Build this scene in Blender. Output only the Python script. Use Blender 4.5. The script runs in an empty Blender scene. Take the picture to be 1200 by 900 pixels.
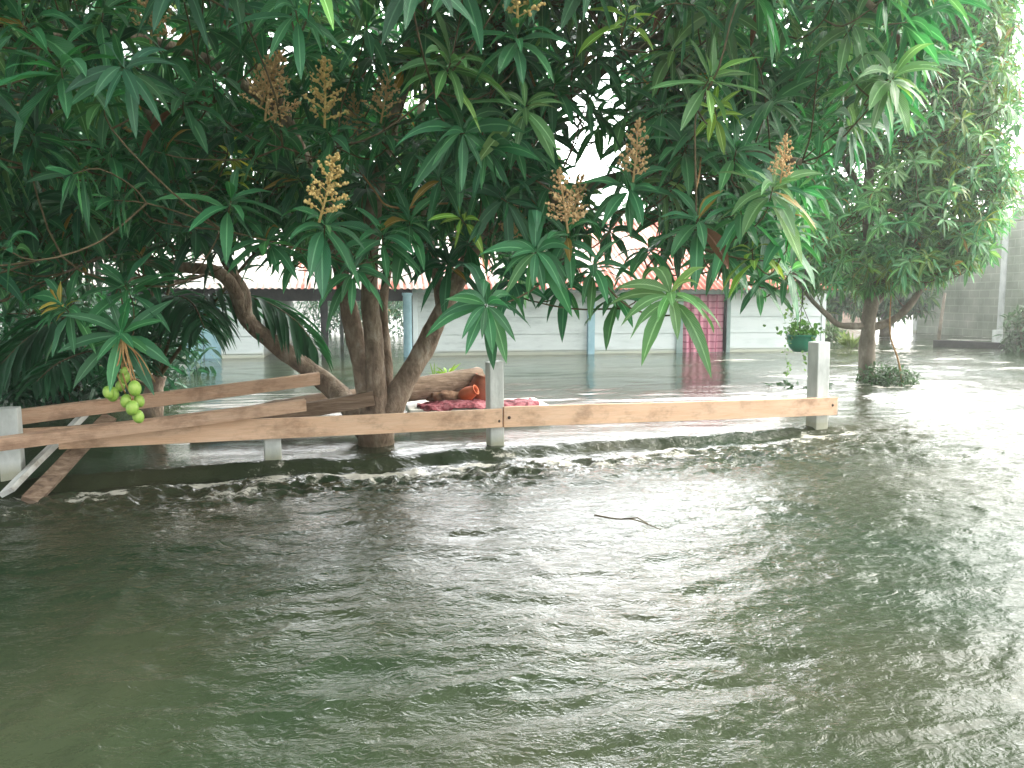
import bpy, bmesh, math, random
import numpy as np
from mathutils import Vector, Matrix
R = math.radians
random.seed(7)
rng = np.random.default_rng(11)
S = bpy.context.scene
COL = S.collection

# ------------------------------------------------------------------ camera, sky, sun, exposure
F = 942.0                      # focal length in pixels of a 1200 px wide frame
CAMZ = 1.0                     # lens height above the flood water
TH = math.atan(100.0 / F)      # slight downward pitch
cam_d = bpy.data.cameras.new('camera')
cam = bpy.data.objects.new('camera', cam_d); COL.objects.link(cam)
cam_d.sensor_width = 36.0
cam_d.lens = 36.0 * F / 1200.0
cam_d.clip_start = 0.05; cam_d.clip_end = 3000
cam.location = (0, 0, CAMZ)
cam.rotation_euler = (R(90) - TH, 0, 0)
S.camera = cam

SUN_EL, SUN_AZ = R(42), R(74)  # veiled sun behind the trees, off to the right
W = bpy.data.worlds.new('World'); S.world = W; W.use_nodes = True
wn, wl = W.node_tree.nodes, W.node_tree.links
wn.clear()
w_out = wn.new('ShaderNodeOutputWorld'); w_bg = wn.new('ShaderNodeBackground')
sky = wn.new('ShaderNodeTexSky'); sky.sky_type = 'NISHITA'; sky.sun_disc = False
sky.sun_elevation = SUN_EL; sky.sun_rotation = SUN_AZ
sky.air_density = 1.0; sky.dust_density = 4.0
hsv = wn.new('ShaderNodeHueSaturation'); hsv.inputs['Saturation'].default_value = 0.22
hsv.inputs['Value'].default_value = 1.0
w_tc = wn.new('ShaderNodeTexCoord'); w_no = wn.new('ShaderNodeTexNoise')
w_no.inputs['Scale'].default_value = 2.2; w_no.inputs['Detail'].default_value = 5
w_ramp = wn.new('ShaderNodeValToRGB')
w_ramp.color_ramp.elements[0].position = 0.3; w_ramp.color_ramp.elements[0].color = (0.9, 0.9, 0.87, 1)
w_ramp.color_ramp.elements[1].position = 0.7; w_ramp.color_ramp.elements[1].color = (1.5, 1.46, 1.36, 1)
w_mul = wn.new('ShaderNodeMixRGB'); w_mul.blend_type = 'MULTIPLY'; w_mul.inputs[0].default_value = 1
wl.new(sky.outputs[0], hsv.inputs['Color'])
wl.new(w_tc.outputs['Generated'], w_no.inputs['Vector'])
wl.new(w_no.outputs['Fac'], w_ramp.inputs[0])
wl.new(hsv.outputs[0], w_mul.inputs[1]); wl.new(w_ramp.outputs[0], w_mul.inputs[2])
# added glow low in the sky, off the sun, to brighten water reflections
w_dot = wn.new('ShaderNodeVectorMath'); w_dot.operation = 'DOT_PRODUCT'
w_nrm = wn.new('ShaderNodeVectorMath'); w_nrm.operation = 'NORMALIZE'
wl.new(w_tc.outputs['Generated'], w_nrm.inputs[0]); wl.new(w_nrm.outputs[0], w_dot.inputs[0])
G_EL, G_AZ = R(18), R(7)      # centre of the added sky glow
w_dot.inputs[1].default_value = (math.sin(G_AZ) * math.cos(G_EL), math.cos(G_AZ) * math.cos(G_EL), math.sin(G_EL))
w_gl = wn.new('ShaderNodeMapRange'); w_gl.interpolation_type = 'SMOOTHSTEP'
w_gl.inputs[1].default_value = 0.84; w_gl.inputs[2].default_value = 1.0; w_gl.inputs[3].default_value = 1.0; w_gl.inputs[4].default_value = 3.7
wl.new(w_dot.outputs['Value'], w_gl.inputs[0])
w_m2 = wn.new('ShaderNodeVectorMath'); w_m2.operation = 'SCALE'
wl.new(w_mul.outputs[0], w_m2.inputs[0]); wl.new(w_gl.outputs[0], w_m2.inputs['Scale'])
wl.new(w_m2.outputs[0], w_bg.inputs['Color'])
w_bg.inputs['Strength'].default_value = 0.15
wl.new(w_bg.outputs[0], w_out.inputs['Surface'])

sun_d = bpy.data.lights.new('sun', 'SUN'); sun_d.energy = 0.5; sun_d.angle = R(26); sun_d.color = (1.0, 0.92, 0.8)
sun = bpy.data.objects.new('sun', sun_d); COL.objects.link(sun)
sdir = Vector((math.sin(SUN_AZ) * math.cos(SUN_EL), math.cos(SUN_AZ) * math.cos(SUN_EL), math.sin(SUN_EL)))
sun.rotation_euler = (-sdir).to_track_quat('-Z', 'Y').to_euler()
sun.location = sdir * 40

S.view_settings.view_transform = 'Standard'
S.view_settings.look = 'None'
S.view_settings.exposure = 2.2
S.view_settings.gamma = 1.0
S.view_settings.use_curve_mapping = False
S.cycles.use_denoising = True
S.cycles.max_bounces = 8
S.cycles.transparent_max_bounces = 8
S.cycles.volume_bounces = 0
S.cycles.sample_clamp_indirect = 6.0
HAZE_DENSITY = 0.0045

# ------------------------------------------------------------------ helpers
def P(px, py, d):
    """world point at ground distance d on the sight line through photo pixel (px, py)"""
    dx, dy = (px - 600) / F, (450 - py) / F
    v = np.array([dx, dy * math.sin(TH) + math.cos(TH), dy * math.cos(TH) - math.sin(TH)])
    return np.array([0, 0, CAMZ]) + v * (d / v[1])

def proj(p):
    p = np.atleast_2d(p) - np.array([0, 0, CAMZ])
    z = p[:, 1] * math.cos(TH) - p[:, 2] * math.sin(TH)
    y = p[:, 1] * math.sin(TH) + p[:, 2] * math.cos(TH)
    z = np.where(z > 0.05, z, np.nan)
    return 600 + F * p[:, 0] / z, 450 - F * y / z

def hsh(ix, iy, seed):
    h = (ix.astype(np.int64) * 374761393 + iy.astype(np.int64) * 668265263 + seed * 974634777) & 0xffffffff
    h = ((h ^ (h >> 13)) * 1274126177) & 0xffffffff
    h = h ^ (h >> 16)
    return (h & 0xffff) / 65535.0

def vnoise(x, y, seed=0):
    ix, iy = np.floor(x), np.floor(y)
    fx, fy = x - ix, y - iy
    fx = fx * fx * fx * (fx * (fx * 6 - 15) + 10); fy = fy * fy * fy * (fy * (fy * 6 - 15) + 10)
    a, b = hsh(ix, iy, seed), hsh(ix + 1, iy, seed)
    c, d = hsh(ix, iy + 1, seed), hsh(ix + 1, iy + 1, seed)
    return (a + (b - a) * fx) * (1 - fy) + (c + (d - c) * fx) * fy

def fbm(x, y, seed=0, o=3):
    r, a, n = 0, 1.0, 0
    for k in range(o):
        r = r + a * vnoise(x * 2 ** k + 17.3 * k, y * 2 ** k - 9.1 * k, seed + k); n += a; a *= 0.5
    return r / n

def sstep(a, b, x):
    t = np.clip((x - a) / (b - a), 0, 1)
    return t * t * (3 - 2 * t)

def np_mesh(name, V, faces):
    V = np.asarray(V, dtype=np.float32).reshape(-1, 3); faces = np.asarray(faces, dtype=np.int32)
    me = bpy.data.meshes.new(name)
    n, k = faces.shape
    me.vertices.add(len(V)); me.vertices.foreach_set('co', V.ravel())
    me.loops.add(n * k); me.loops.foreach_set('vertex_index', faces.ravel())
    me.polygons.add(n)
    me.polygons.foreach_set('loop_start', np.arange(0, n * k, k, dtype=np.int32))
    me.polygons.foreach_set('loop_total', np.full(n, k, dtype=np.int32))
    me.polygons.foreach_set('use_smooth', np.ones(n, dtype=bool))
    me.update(); me.validate()
    return me

def tag(o, label=None, cat=None, group=None, kind=None):
    if label: o['label'] = label
    if cat: o['category'] = cat
    if group: o['group'] = group
    if kind: o['kind'] = kind
    return o

def empty(name, loc, rz=0.0):
    o = bpy.data.objects.new(name, None); COL.objects.link(o)
    o.location = loc; o.rotation_euler = (0, 0, rz); o.empty_display_size = 0.2
    return o

def link(name, me, mat, parent=None, loc=None):
    """link a mesh built in world coordinates; under a parent Empty it keeps its world place"""
    o = bpy.data.objects.new(name, me); COL.objects.link(o)
    if mat is not None and not me.materials: me.materials.append(mat)
    if parent is not None:
        o.parent = parent
    if loc is not None: o.location = loc
    return o

def shift(me, base):
    me.transform(Matrix.Translation(-Vector(base)))
    return me

class MB:
    """collects shapes into one mesh"""
    def __init__(s): s.v, s.f, s.sm = [], [], []
    def add(s, vs, fs, smooth=False):
        b = len(s.v); s.v += [tuple(map(float, p)) for p in vs]
        s.f += [tuple(i + b for i in f) for f in fs]; s.sm += [smooth] * len(fs)
    def box(s, x0, x1, y0, y1, z0, z1):
        s.add([(x0, y0, z0), (x1, y0, z0), (x1, y1, z0), (x0, y1, z0), (x0, y0, z1), (x1, y0, z1), (x1, y1, z1), (x0, y1, z1)],
              [(0, 3, 2, 1), (4, 5, 6, 7), (0, 1, 5, 4), (1, 2, 6, 5), (2, 3, 7, 6), (3, 0, 4, 7)])
    def bar(s, a, b, w, h, up=(0, 0, 1), seg=1, wob=0.0, taper=1.0):
        """a board from a to b: w along the side vector, h along up"""
        a, b = np.array(a, float), np.array(b, float)
        d = (b - a) / np.linalg.norm(b - a); up = np.array(up, float)
        sd = np.cross(d, up); sd /= np.linalg.norm(sd); u = np.cross(sd, d)
        vs, fs = [], []
        for i in range(seg + 1):
            t = i / seg; c = a + (b - a) * t + u * wob * math.sin(t * 5.1 + 1) + sd * wob * 0.6 * math.sin(t * 7.3)
            k = 1 + (taper - 1) * t
            for (p, q) in ((-1, -1), (1, -1), (1, 1), (-1, 1)):
                vs.append(c + sd * p * w / 2 * k + u * q * h / 2 * k)
        for i in range(seg):
            for j in range(4):
                fs.append((i * 4 + j, i * 4 + (j + 1) % 4, i * 4 + 4 + (j + 1) % 4, i * 4 + 4 + j))
        fs += [(3, 2, 1, 0), tuple(seg * 4 + j for j in range(4))]
        s.add(vs, fs)
    def tube(s, pts, rad, n=8, cap=True, lump=0.0, seed=0):
        pts = [np.array(p, float) for p in pts]
        m = len(pts)
        if not hasattr(rad, '__len__'): rad = [rad] * m
        rr = random.Random(seed)
        vs, fs = [], []
        t0 = pts[1] - pts[0]; ref = np.array([0.31, 0.87, 0.2])
        for i in range(m):
            t = pts[min(i + 1, m - 1)] - pts[max(i - 1, 0)]; t = t / (np.linalg.norm(t) + 1e-9)
            ref = ref - t * np.dot(ref, t); ref /= (np.linalg.norm(ref) + 1e-9); bb = np.cross(t, ref)
            for j in range(n):
                a = 2 * math.pi * j / n
                r = rad[i] * (1 + lump * (math.sin(a * 2 + i * .7 + seed) * .5 + rr.uniform(-.5, .5)))
                vs.append(pts[i] + (ref * math.cos(a) + bb * math.sin(a)) * r)
        for i in range(m - 1):
            for j in range(n):
                fs.append((i * n + j, i * n + (j + 1) % n, (i + 1) * n + (j + 1) % n, (i + 1) * n + j))
        if cap: fs += [tuple(range(n - 1, -1, -1)), tuple((m - 1) * n + j for j in range(n))]
        s.add(vs, fs, True)
    def ball(s, c, r, n=8, m=6, sq=(1, 1, 1), rot=None):
        c = np.array(c, float); vs, fs = [], []
        for i in range(m + 1):
            th = math.pi * i / m
            for j in range(n):
                ph = 2 * math.pi * j / n
                p = np.array([math.sin(th) * math.cos(ph) * sq[0], math.sin(th) * math.sin(ph) * sq[1], math.cos(th) * sq[2]]) * r
                if rot is not None: p = np.array(rot @ Vector(p))
                vs.append(c + p)
        for i in range(m):
            for j in range(n):
                fs.append((i * n + j, (i + 1) * n + j, (i + 1) * n + (j + 1) % n, i * n + (j + 1) % n))
        s.add(vs, fs, True)
    def lathe(s, c, prof, n=20, rot=None):
        c = np.array(c, float); vs, fs = [], []
        for (r, z) in prof:
            for j in range(n):
                a = 2 * math.pi * j / n
                p = np.array([r * math.cos(a), r * math.sin(a), z])
                if rot is not None: p = np.array(rot @ Vector(p))
                vs.append(c + p)
        for i in range(len(prof) - 1):
            for j in range(n):
                fs.append((i * n + j, i * n + (j + 1) % n, (i + 1) * n + (j + 1) % n, (i + 1) * n + j))
        s.add(vs, fs, True)
    def mesh(s, name, base=None, bevel=0.0):
        me = bpy.data.meshes.new(name)
        me.from_pydata(s.v, [], s.f); me.update()
        me.polygons.foreach_set('use_smooth', np.array(s.sm, dtype=bool))
        bm = bmesh.new(); bm.from_mesh(me)
        bmesh.ops.recalc_face_normals(bm, faces=bm.faces)
        if bevel:
            bmesh.ops.bevel(bm, geom=[e for e in bm.edges if len(e.link_faces) == 2 and e.calc_face_angle() > 0.6],
                            offset=bevel, segments=2, affect='EDGES', profile=0.6)
        bm.to_mesh(me); bm.free()
        if base is not None: shift(me, base)
        return me

def spline(pts, n=6):
    """Catmull-Rom through points with extra columns (radius) carried along"""
    p = np.array(pts, float); out = []
    q = np.vstack([2 * p[0] - p[1], p, 2 * p[-1] - p[-2]])
    for i in range(1, len(q) - 2):
        for k in range(n):
            t = k / n
            out.append(0.5 * ((2 * q[i]) + (-q[i - 1] + q[i + 1]) * t + (2 * q[i - 1] - 5 * q[i] + 4 * q[i + 1] - q[i + 2]) * t * t
                              + (-q[i - 1] + 3 * q[i] - 3 * q[i + 1] + q[i + 2]) * t ** 3))
    out.append(p[-1])
    return np.array(out)

# ------------------------------------------------------------------ materials
def new_mat(name):
    m = bpy.data.materials.new(name); m.use_nodes = True
    nt = m.node_tree; nt.nodes.clear()
    out = nt.nodes.new('ShaderNodeOutputMaterial'); b = nt.nodes.new('ShaderNodeBsdfPrincipled')
    nt.links.new(b.outputs[0], out.inputs['Surface'])
    return m, nt, b, out

def nd(nt, t, **kw):
    n = nt.nodes.new(t)
    for k, v in kw.items():
        if k in n.inputs: n.inputs[k].default_value = v
        else: setattr(n, k, v)
    return n

def ramp(nt, src, stops):
    r = nt.nodes.new('ShaderNodeValToRGB'); e = r.color_ramp.elements
    while len(e) < len(stops): e.new(0.5)
    for el, (p, c) in zip(e, stops):
        el.position = p; el.color = (*c, 1)
    nt.links.new(src, r.inputs[0])
    return r

def coords(nt, scale=(1, 1, 1), rot=(0, 0, 0)):
    tc = nt.nodes.new('ShaderNodeTexCoord'); mp = nt.nodes.new('ShaderNodeMapping')
    mp.inputs['Scale'].default_value = scale; mp.inputs['Rotation'].default_value = rot
    nt.links.new(tc.outputs['Object'], mp.inputs['Vector'])
    return mp.outputs[0]

def noise_mat(name, stops, scale=8, stretch=(1, 1, 1), rough=0.8, bump=0.3, bscale=30, bdist=0.01, detail=6, dist=0.0, spec=0.3, rot=(0, 0, 0), wet=None, grain=0):
    m, nt, b, out = new_mat(name)
    v = coords(nt, stretch, rot)
    n = nd(nt, 'ShaderNodeTexNoise', Scale=scale, Detail=detail, Roughness=0.62, Distortion=dist)
    nt.links.new(v, n.inputs['Vector'])
    r = ramp(nt, n.outputs['Fac'], stops)
    nt.links.new(r.outputs[0], b.inputs['Base Color'])
    b.inputs['Roughness'].default_value = rough
    b.inputs['Specular IOR Level'].default_value = spec
    if grain:
        gv = nt.nodes.new('ShaderNodeMapping'); gv.inputs['Scale'].default_value = (1.2, 6, 46); nt.links.new(v, gv.inputs['Vector'])
        gn = nd(nt, 'ShaderNodeTexNoise', Scale=2.2, Detail=5, Roughness=0.7, Distortion=0.25); nt.links.new(gv.outputs[0], gn.inputs['Vector'])
        gr_ = ramp(nt, gn.outputs['Fac'], [(0.34, (.42, .38, .34)), (0.47, (.86, .84, .82)), (0.6, (1, 1, 1))])
        st = nd(nt, 'ShaderNodeTexNoise', Scale=3.3, Detail=6, Roughness=0.7); nt.links.new(coords(nt, (1, 1, 1.6)), st.inputs['Vector'])
        sr = ramp(nt, st.outputs['Fac'], [(0.34, (.5, .47, .45)), (0.5, (1, 1, 1)), (0.72, (1.06, 1.06, 1.06))])
        g1 = nd(nt, 'ShaderNodeMixRGB', blend_type='MULTIPLY'); g1.inputs[0].default_value = grain; nt.links.new(r.outputs[0], g1.inputs[1]); nt.links.new(gr_.outputs[0], g1.inputs[2])
        g2 = nd(nt, 'ShaderNodeMixRGB', blend_type='MULTIPLY'); g2.inputs[0].default_value = .8; nt.links.new(g1.outputs[0], g2.inputs[1]); nt.links.new(sr.outputs[0], g2.inputs[2])
        nt.links.new(g2.outputs[0], b.inputs['Base Color'])
    if wet:
        ge = nt.nodes.new('ShaderNodeNewGeometry'); sz = nt.nodes.new('ShaderNodeSeparateXYZ'); nt.links.new(ge.outputs['Position'], sz.inputs[0])
        wm = nd(nt, 'ShaderNodeMath', operation='MULTIPLY_ADD'); wm.inputs[1].default_value = -.10; nt.links.new(n.outputs['Fac'], wm.inputs[0]); nt.links.new(sz.outputs[2], wm.inputs[2])
        wr = nd(nt, 'ShaderNodeMapRange'); wr.inputs[1].default_value = -.02; wr.inputs[2].default_value = .05; wr.inputs[3].default_value = 1.0; wr.inputs[4].default_value = 0.0
        nt.links.new(wm.outputs[0], wr.inputs[0])
        wx = nd(nt, 'ShaderNodeMixRGB', blend_type='MULTIPLY'); nt.links.new(wr.outputs[0], wx.inputs[0]); nt.links.new(r.outputs[0], wx.inputs[1]); wx.inputs[2].default_value = (*wet, 1)
        nt.links.new(wx.outputs[0], b.inputs['Base Color'])
    n2 = nd(nt, 'ShaderNodeTexNoise', Scale=bscale, Detail=4)
    nt.links.new(v, n2.inputs['Vector'])
    bp = nd(nt, 'ShaderNodeBump', Strength=bump, Distance=bdist)
    nt.links.new(n2.outputs['Fac'], bp.inputs['Height']); nt.links.new(bp.outputs[0], b.inputs['Normal'])
    return m

def leaf_mat(name, rough=0.38, trans=0.3, veins=True):
    m, nt, b, out = new_mat(name)
    at = nt.nodes.new('ShaderNodeVertexColor'); at.layer_name = 'tint'
    base = at.outputs['Color']
    if veins:
        uv = nt.nodes.new('ShaderNodeUVMap'); uv.uv_map = 'UVMap'
        sp = nt.nodes.new('ShaderNodeSeparateXYZ'); nt.links.new(uv.outputs[0], sp.inputs[0])
        a = nd(nt, 'ShaderNodeMath', operation='SUBTRACT'); a.inputs[1].default_value = 0.5
        nt.links.new(sp.outputs[0], a.inputs[0])
        ab = nd(nt, 'ShaderNodeMath', operation='ABSOLUTE'); nt.links.new(a.outputs[0], ab.inputs[0])
        r = ramp(nt, ab.outputs[0], [(0.0, (1, 1, 1)), (0.075, (0, 0, 0))])
        # side veins slanting off the midrib
        sl = nd(nt, 'ShaderNodeMath', operation='MULTIPLY_ADD'); sl.inputs[1].default_value = -0.55
        nt.links.new(ab.outputs[0], sl.inputs[0]); nt.links.new(sp.outputs[1], sl.inputs[2])
        mu = nd(nt, 'ShaderNodeMath', operation='MULTIPLY'); mu.inputs[1].default_value = 100.0
        nt.links.new(sl.outputs[0], mu.inputs[0])
        si = nd(nt, 'ShaderNodeMath', operation='SINE'); nt.links.new(mu.outputs[0], si.inputs[0])
        mid = nd(nt, 'ShaderNodeMixRGB', blend_type='MULTIPLY'); mid.inputs[0].default_value = 1
        mx = nd(nt, 'ShaderNodeMixRGB', blend_type='MIX')
        hs = nd(nt, 'ShaderNodeHueSaturation', Value=2.3, Saturation=0.8, Hue=0.485)
        nt.links.new(base, hs.inputs['Color'])
        nt.links.new(r.outputs[0], mx.inputs[0]); nt.links.new(base, mx.inputs[1]); nt.links.new(hs.outputs[0], mx.inputs[2])
        base = mx.outputs[0]
        bp = nd(nt, 'ShaderNodeBump', Strength=0.35, Distance=0.002)
        nt.links.new(si.outputs[0], bp.inputs['Height']); nt.links.new(bp.outputs[0], b.inputs['Normal'])
    nt.links.new(base, b.inputs['Base Color'])
    b.inputs['Roughness'].default_value = rough
    b.inputs['Specular IOR Level'].default_value = 0.45
    tr = nt.nodes.new('ShaderNodeBsdfTranslucent')
    h2 = nd(nt, 'ShaderNodeHueSaturation', Value=1.7, Saturation=1.1, Hue=0.47)
    nt.links.new(base, h2.inputs['Color']); nt.links.new(h2.outputs[0], tr.inputs['Color'])
    ms = nt.nodes.new('ShaderNodeMixShader'); ms.inputs[0].default_value = trans
    nt.links.new(b.outputs[0], ms.inputs[1]); nt.links.new(tr.outputs[0], ms.inputs[2])
    nt.links.new(ms.outputs[0], out.inputs['Surface'])
    return m

M = {}
M['leaf'] = leaf_mat('mango_leaf')
M['frond'] = leaf_mat('palm_frond', rough=0.62, trans=0.22, veins=False)
M['bark'] = noise_mat('mango_bark', [(0.3, (0.12, 0.09, 0.067)), (0.52, (0.27, 0.205, 0.155)), (0.72, (0.44, 0.38, 0.31))], scale=15, stretch=(1, 1, .55), bump=1.0, bscale=60, bdist=0.012, rough=0.9, dist=.5, wet=(.4, .38, .33))
M['bark_grey'] = noise_mat('grey_bark', wet=(.45, .43, .36), stops= [(0.32, (0.09, 0.075, 0.055)), (0.55, (0.2, 0.175, 0.135)), (0.7, (0.34, 0.31, 0.26))], scale=8, stretch=(1, 1, .6), bump=0.7, bscale=30, rough=0.9)
M['twig'] = noise_mat('twig_bark', [(0.3, (0.07, 0.06, 0.03)), (0.7, (0.17, 0.13, 0.075))], scale=20, rough=0.8, bump=0.2)
M['stalk'] = noise_mat('fruit_stalk', [(0.3, (0.24, 0.13, 0.05)), (0.7, (0.42, 0.27, 0.12))], scale=25, rough=0.7, bump=0.3)
M['mango'] = noise_mat('green_mango_skin', [(0.3, (0.12, 0.25, 0.04)), (0.5, (0.26, 0.44, 0.07)), (0.7, (0.38, 0.5, 0.12))], scale=26, rough=0.5, bump=0.05, bscale=120, spec=0.5)
M['panicle_red'] = noise_mat('panicle_russet', [(0.3, (0.52, 0.31, 0.14)), (0.7, (0.76, 0.55, 0.3))], scale=50, rough=0.85, bump=0.5, bscale=200)
M['panicle_gold'] = noise_mat('panicle_gold', [(0.3, (0.55, 0.36, 0.12)), (0.7, (0.8, 0.62, 0.28))], scale=50, rough=0.85, bump=0.5, bscale=200)
M['post'] = noise_mat('painted_post', wet=(.62, .6, .48), stops= [(0.28, (0.34, 0.37, 0.35)), (0.5, (0.55, 0.58, 0.56)), (0.7, (0.7, 0.72, 0.7))], scale=6, stretch=(1, 1, .5), rough=0.75, bump=0.35, bscale=60, bdist=0.004)
M['rail'] = noise_mat('sawn_rail', grain=.5, stops= [(0.2, (0.46, 0.27, 0.17)), (0.36, (0.68, 0.45, 0.3)), (0.75, (0.76, 0.55, 0.4))], scale=4, stretch=(.6, 2, 7), rough=0.75, bump=0.25, bscale=26, bdist=0.003, dist=0.2)
M['board'] = noise_mat('old_board', grain=.8, stops= [(0.22, (0.38, 0.23, 0.15)), (0.42, (0.6, 0.4, 0.28)), (0.75, (0.72, 0.52, 0.39))], scale=4, stretch=(.35, 2, 12), rough=0.8, bump=0.35, bscale=26, bdist=0.004, dist=0.3)
M['grey_wood'] = noise_mat('weathered_wood', grain=.8, stops= [(0.28, (0.1, 0.065, 0.045)), (0.52, (0.25, 0.18, 0.13)), (0.74, (0.39, 0.31, 0.24))], scale=5, stretch=(.4, 3, 10), rough=0.88, bump=0.6, bscale=24, bdist=0.008, dist=0.8)
M['white_wood'] = noise_mat('flaking_white_wood', [(0.32, (0.3, 0.27, 0.23)), (0.46, (0.55, 0.55, 0.52)), (0.7, (0.66, 0.68, 0.67))], scale=9, stretch=(1, 1, 1), rough=0.8, bump=0.4, bscale=40)
M['wall'] = noise_mat('house_white', wet=(.75, .72, .6), stops= [(0.25, (0.6, 0.68, 0.67)), (0.5, (0.77, 0.84, 0.84)), (0.8, (0.82, 0.88, 0.88))], scale=2.4, stretch=(.6, 1, 2.2), rough=0.7, bump=0.15, bscale=30)
M['wall_shaded'] = noise_mat('house_white_shaded', wet=(.7, .67, .56), stops= [(0.3, (0.46, 0.52, 0.51)), (0.48, (0.64, 0.7, 0.69)), (0.75, (0.72, 0.78, 0.77))], scale=3.0, stretch=(.6, 1, 2.5), rough=0.8, bump=0.2, bscale=30)  # darker house white; shade of the left stretch is put into the colour
M['trim'] = noise_mat('grey_green_trim', [(0.3, (0.22, 0.32, 0.31)), (0.7, (0.36, 0.46, 0.44))], scale=6, rough=0.7, bump=0.15)
M['blue'] = noise_mat('pale_blue_paint', [(0.3, (0.27, 0.47, 0.55)), (0.7, (0.4, 0.62, 0.7))], scale=7, rough=0.65, bump=0.15)
M['dark_wood'] = noise_mat('dark_timber', [(0.3, (0.012, 0.014, 0.016)), (0.7, (0.04, 0.04, 0.04))], scale=9, rough=0.8, bump=0.3)
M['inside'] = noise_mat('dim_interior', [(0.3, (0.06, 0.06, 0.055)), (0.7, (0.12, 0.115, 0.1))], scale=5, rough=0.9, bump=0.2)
M['block'] = None
M['iron'] = noise_mat('rusty_nail', [(0.3, (0.03, 0.02, 0.015)), (0.7, (0.1, 0.06, 0.04))], scale=60, rough=0.7, bump=0.2)
M['pot'] = noise_mat('green_plastic', [(0.3, (0.012, 0.19, 0.11)), (0.7, (0.02, 0.26, 0.15))], scale=10, rough=0.4, bump=0.05, spec=0.5)
M['cord'] = noise_mat('dark_cord', [(0.3, (0.02, 0.025, 0.02)), (0.7, (0.05, 0.05, 0.04))], scale=40, rough=0.8, bump=0.2)
M['foam_slab'] = noise_mat('wet_foam_slab', [(0.3, (0.55, 0.53, 0.48)), (0.7, (0.74, 0.73, 0.69))], scale=8, rough=0.7, bump=0.3)
M['clay'] = noise_mat('brown_clay', [(0.3, (0.17, 0.055, 0.03)), (0.7, (0.3, 0.105, 0.055))], scale=12, rough=0.7, bump=0.2)
M['orange'] = noise_mat('orange_clay', [(0.3, (0.36, 0.075, 0.025)), (0.7, (0.5, 0.13, 0.045))], scale=12, rough=0.55, bump=0.1)
M['sack'] = noise_mat('brown_sacking', [(0.3, (0.1, 0.05, 0.035)), (0.7, (0.26, 0.16, 0.1))], scale=14, rough=0.9, bump=0.6, bscale=60)
M['soil'] = noise_mat('wet_soil', [(0.3, (0.02, 0.016, 0.012)), (0.7, (0.05, 0.04, 0.03))], scale=14, rough=0.8)
M['far_wall'] = noise_mat('sunlit_peach_wall', [(0.3, (0.62, 0.42, 0.33)), (0.7, (0.72, 0.54, 0.44))], scale=5, rough=0.8, bump=0.1)

def cloth_mat(name, c0, c1, c2, sc=18):
    m, nt, b, out = new_mat(name)
    v = coords(nt, (1, 1, 1))
    n = nd(nt, 'ShaderNodeTexNoise', Scale=sc, Detail=3, Distortion=1.2); nt.links.new(v, n.inputs['Vector'])
    r = ramp(nt, n.outputs['Fac'], [(0.36, c0), (0.5, c1), (0.66, c2)])
    r.color_ramp.interpolation = 'B_SPLINE'
    nt.links.new(r.outputs[0], b.inputs['Base Color']); b.inputs['Roughness'].default_value = 0.75
    n2 = nd(nt, 'ShaderNodeTexNoise', Scale=420, Detail=1); nt.links.new(v, n2.inputs['Vector'])
    bp = nd(nt, 'ShaderNodeBump', Strength=0.25, Distance=0.002); nt.links.new(n2.outputs['Fac'], bp.inputs['Height'])
    nt.links.new(bp.outputs[0], b.inputs['Normal'])
    return m
M['cloth'] = cloth_mat('crimson_cloth', (0.08, 0.012, 0.018), (0.26, 0.03, 0.05), (0.45, 0.2, 0.22))

# checked curtain: colour bands woven in the cloth (object x = across, z = up)
def curtain_mat():
    m, nt, b, out = new_mat('checked_pink_cloth')
    tc = nt.nodes.new('ShaderNodeTexCoord'); sp = nt.nodes.new('ShaderNodeSeparateXYZ')
    uv = nt.nodes.new('ShaderNodeUVMap'); uv.uv_map = 'UVMap'
    no = nd(nt, 'ShaderNodeTexNoise', Scale=6.0, Detail=3); nt.links.new(uv.outputs[0], no.inputs['Vector'])
    mxv = nd(nt, 'ShaderNodeMixRGB', blend_type='LINEAR_LIGHT'); mxv.inputs[0].default_value = 0.02
    nt.links.new(uv.outputs[0], mxv.inputs[1]); nt.links.new(no.outputs['Color'], mxv.inputs[2])
    nt.links.new(mxv.outputs[0], sp.inputs[0])
    def band(o, freq, lo):
        mu = nd(nt, 'ShaderNodeMath', operation='MULTIPLY'); mu.inputs[1].default_value = freq; nt.links.new(o, mu.inputs[0])
        fr = nd(nt, 'ShaderNodeMath', operation='FRACT'); nt.links.new(mu.outputs[0], fr.inputs[0])
        return ramp(nt, fr.outputs[0], [(0.0, (0, 0, 0)), (lo, (0, 0, 0)), (lo + .08, (1, 1, 1)), (0.92, (1, 1, 1)), (1.0, (0, 0, 0))])
    r1, r2 = band(sp.outputs[0], 5.0, 0.1), band(sp.outputs[1], 8.0, 0.1)
    mm = nd(nt, 'ShaderNodeMixRGB', blend_type='MULTIPLY'); mm.inputs[0].default_value = 1
    nt.links.new(r1.outputs[0], mm.inputs[1]); nt.links.new(r2.outputs[0], mm.inputs[2])
    c = nd(nt, 'ShaderNodeMixRGB', blend_type='MIX'); nt.links.new(mm.outputs[0], c.inputs[0])
    c.inputs[1].default_value = (0.42, 0.09, 0.16, 1); c.inputs[2].default_value = (0.74, 0.32, 0.42, 1)
    nt.links.new(c.outputs[0], b.inputs['Base Color']); b.inputs['Roughness'].default_value = 0.8
    return m
M['curtain'] = curtain_mat()

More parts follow.
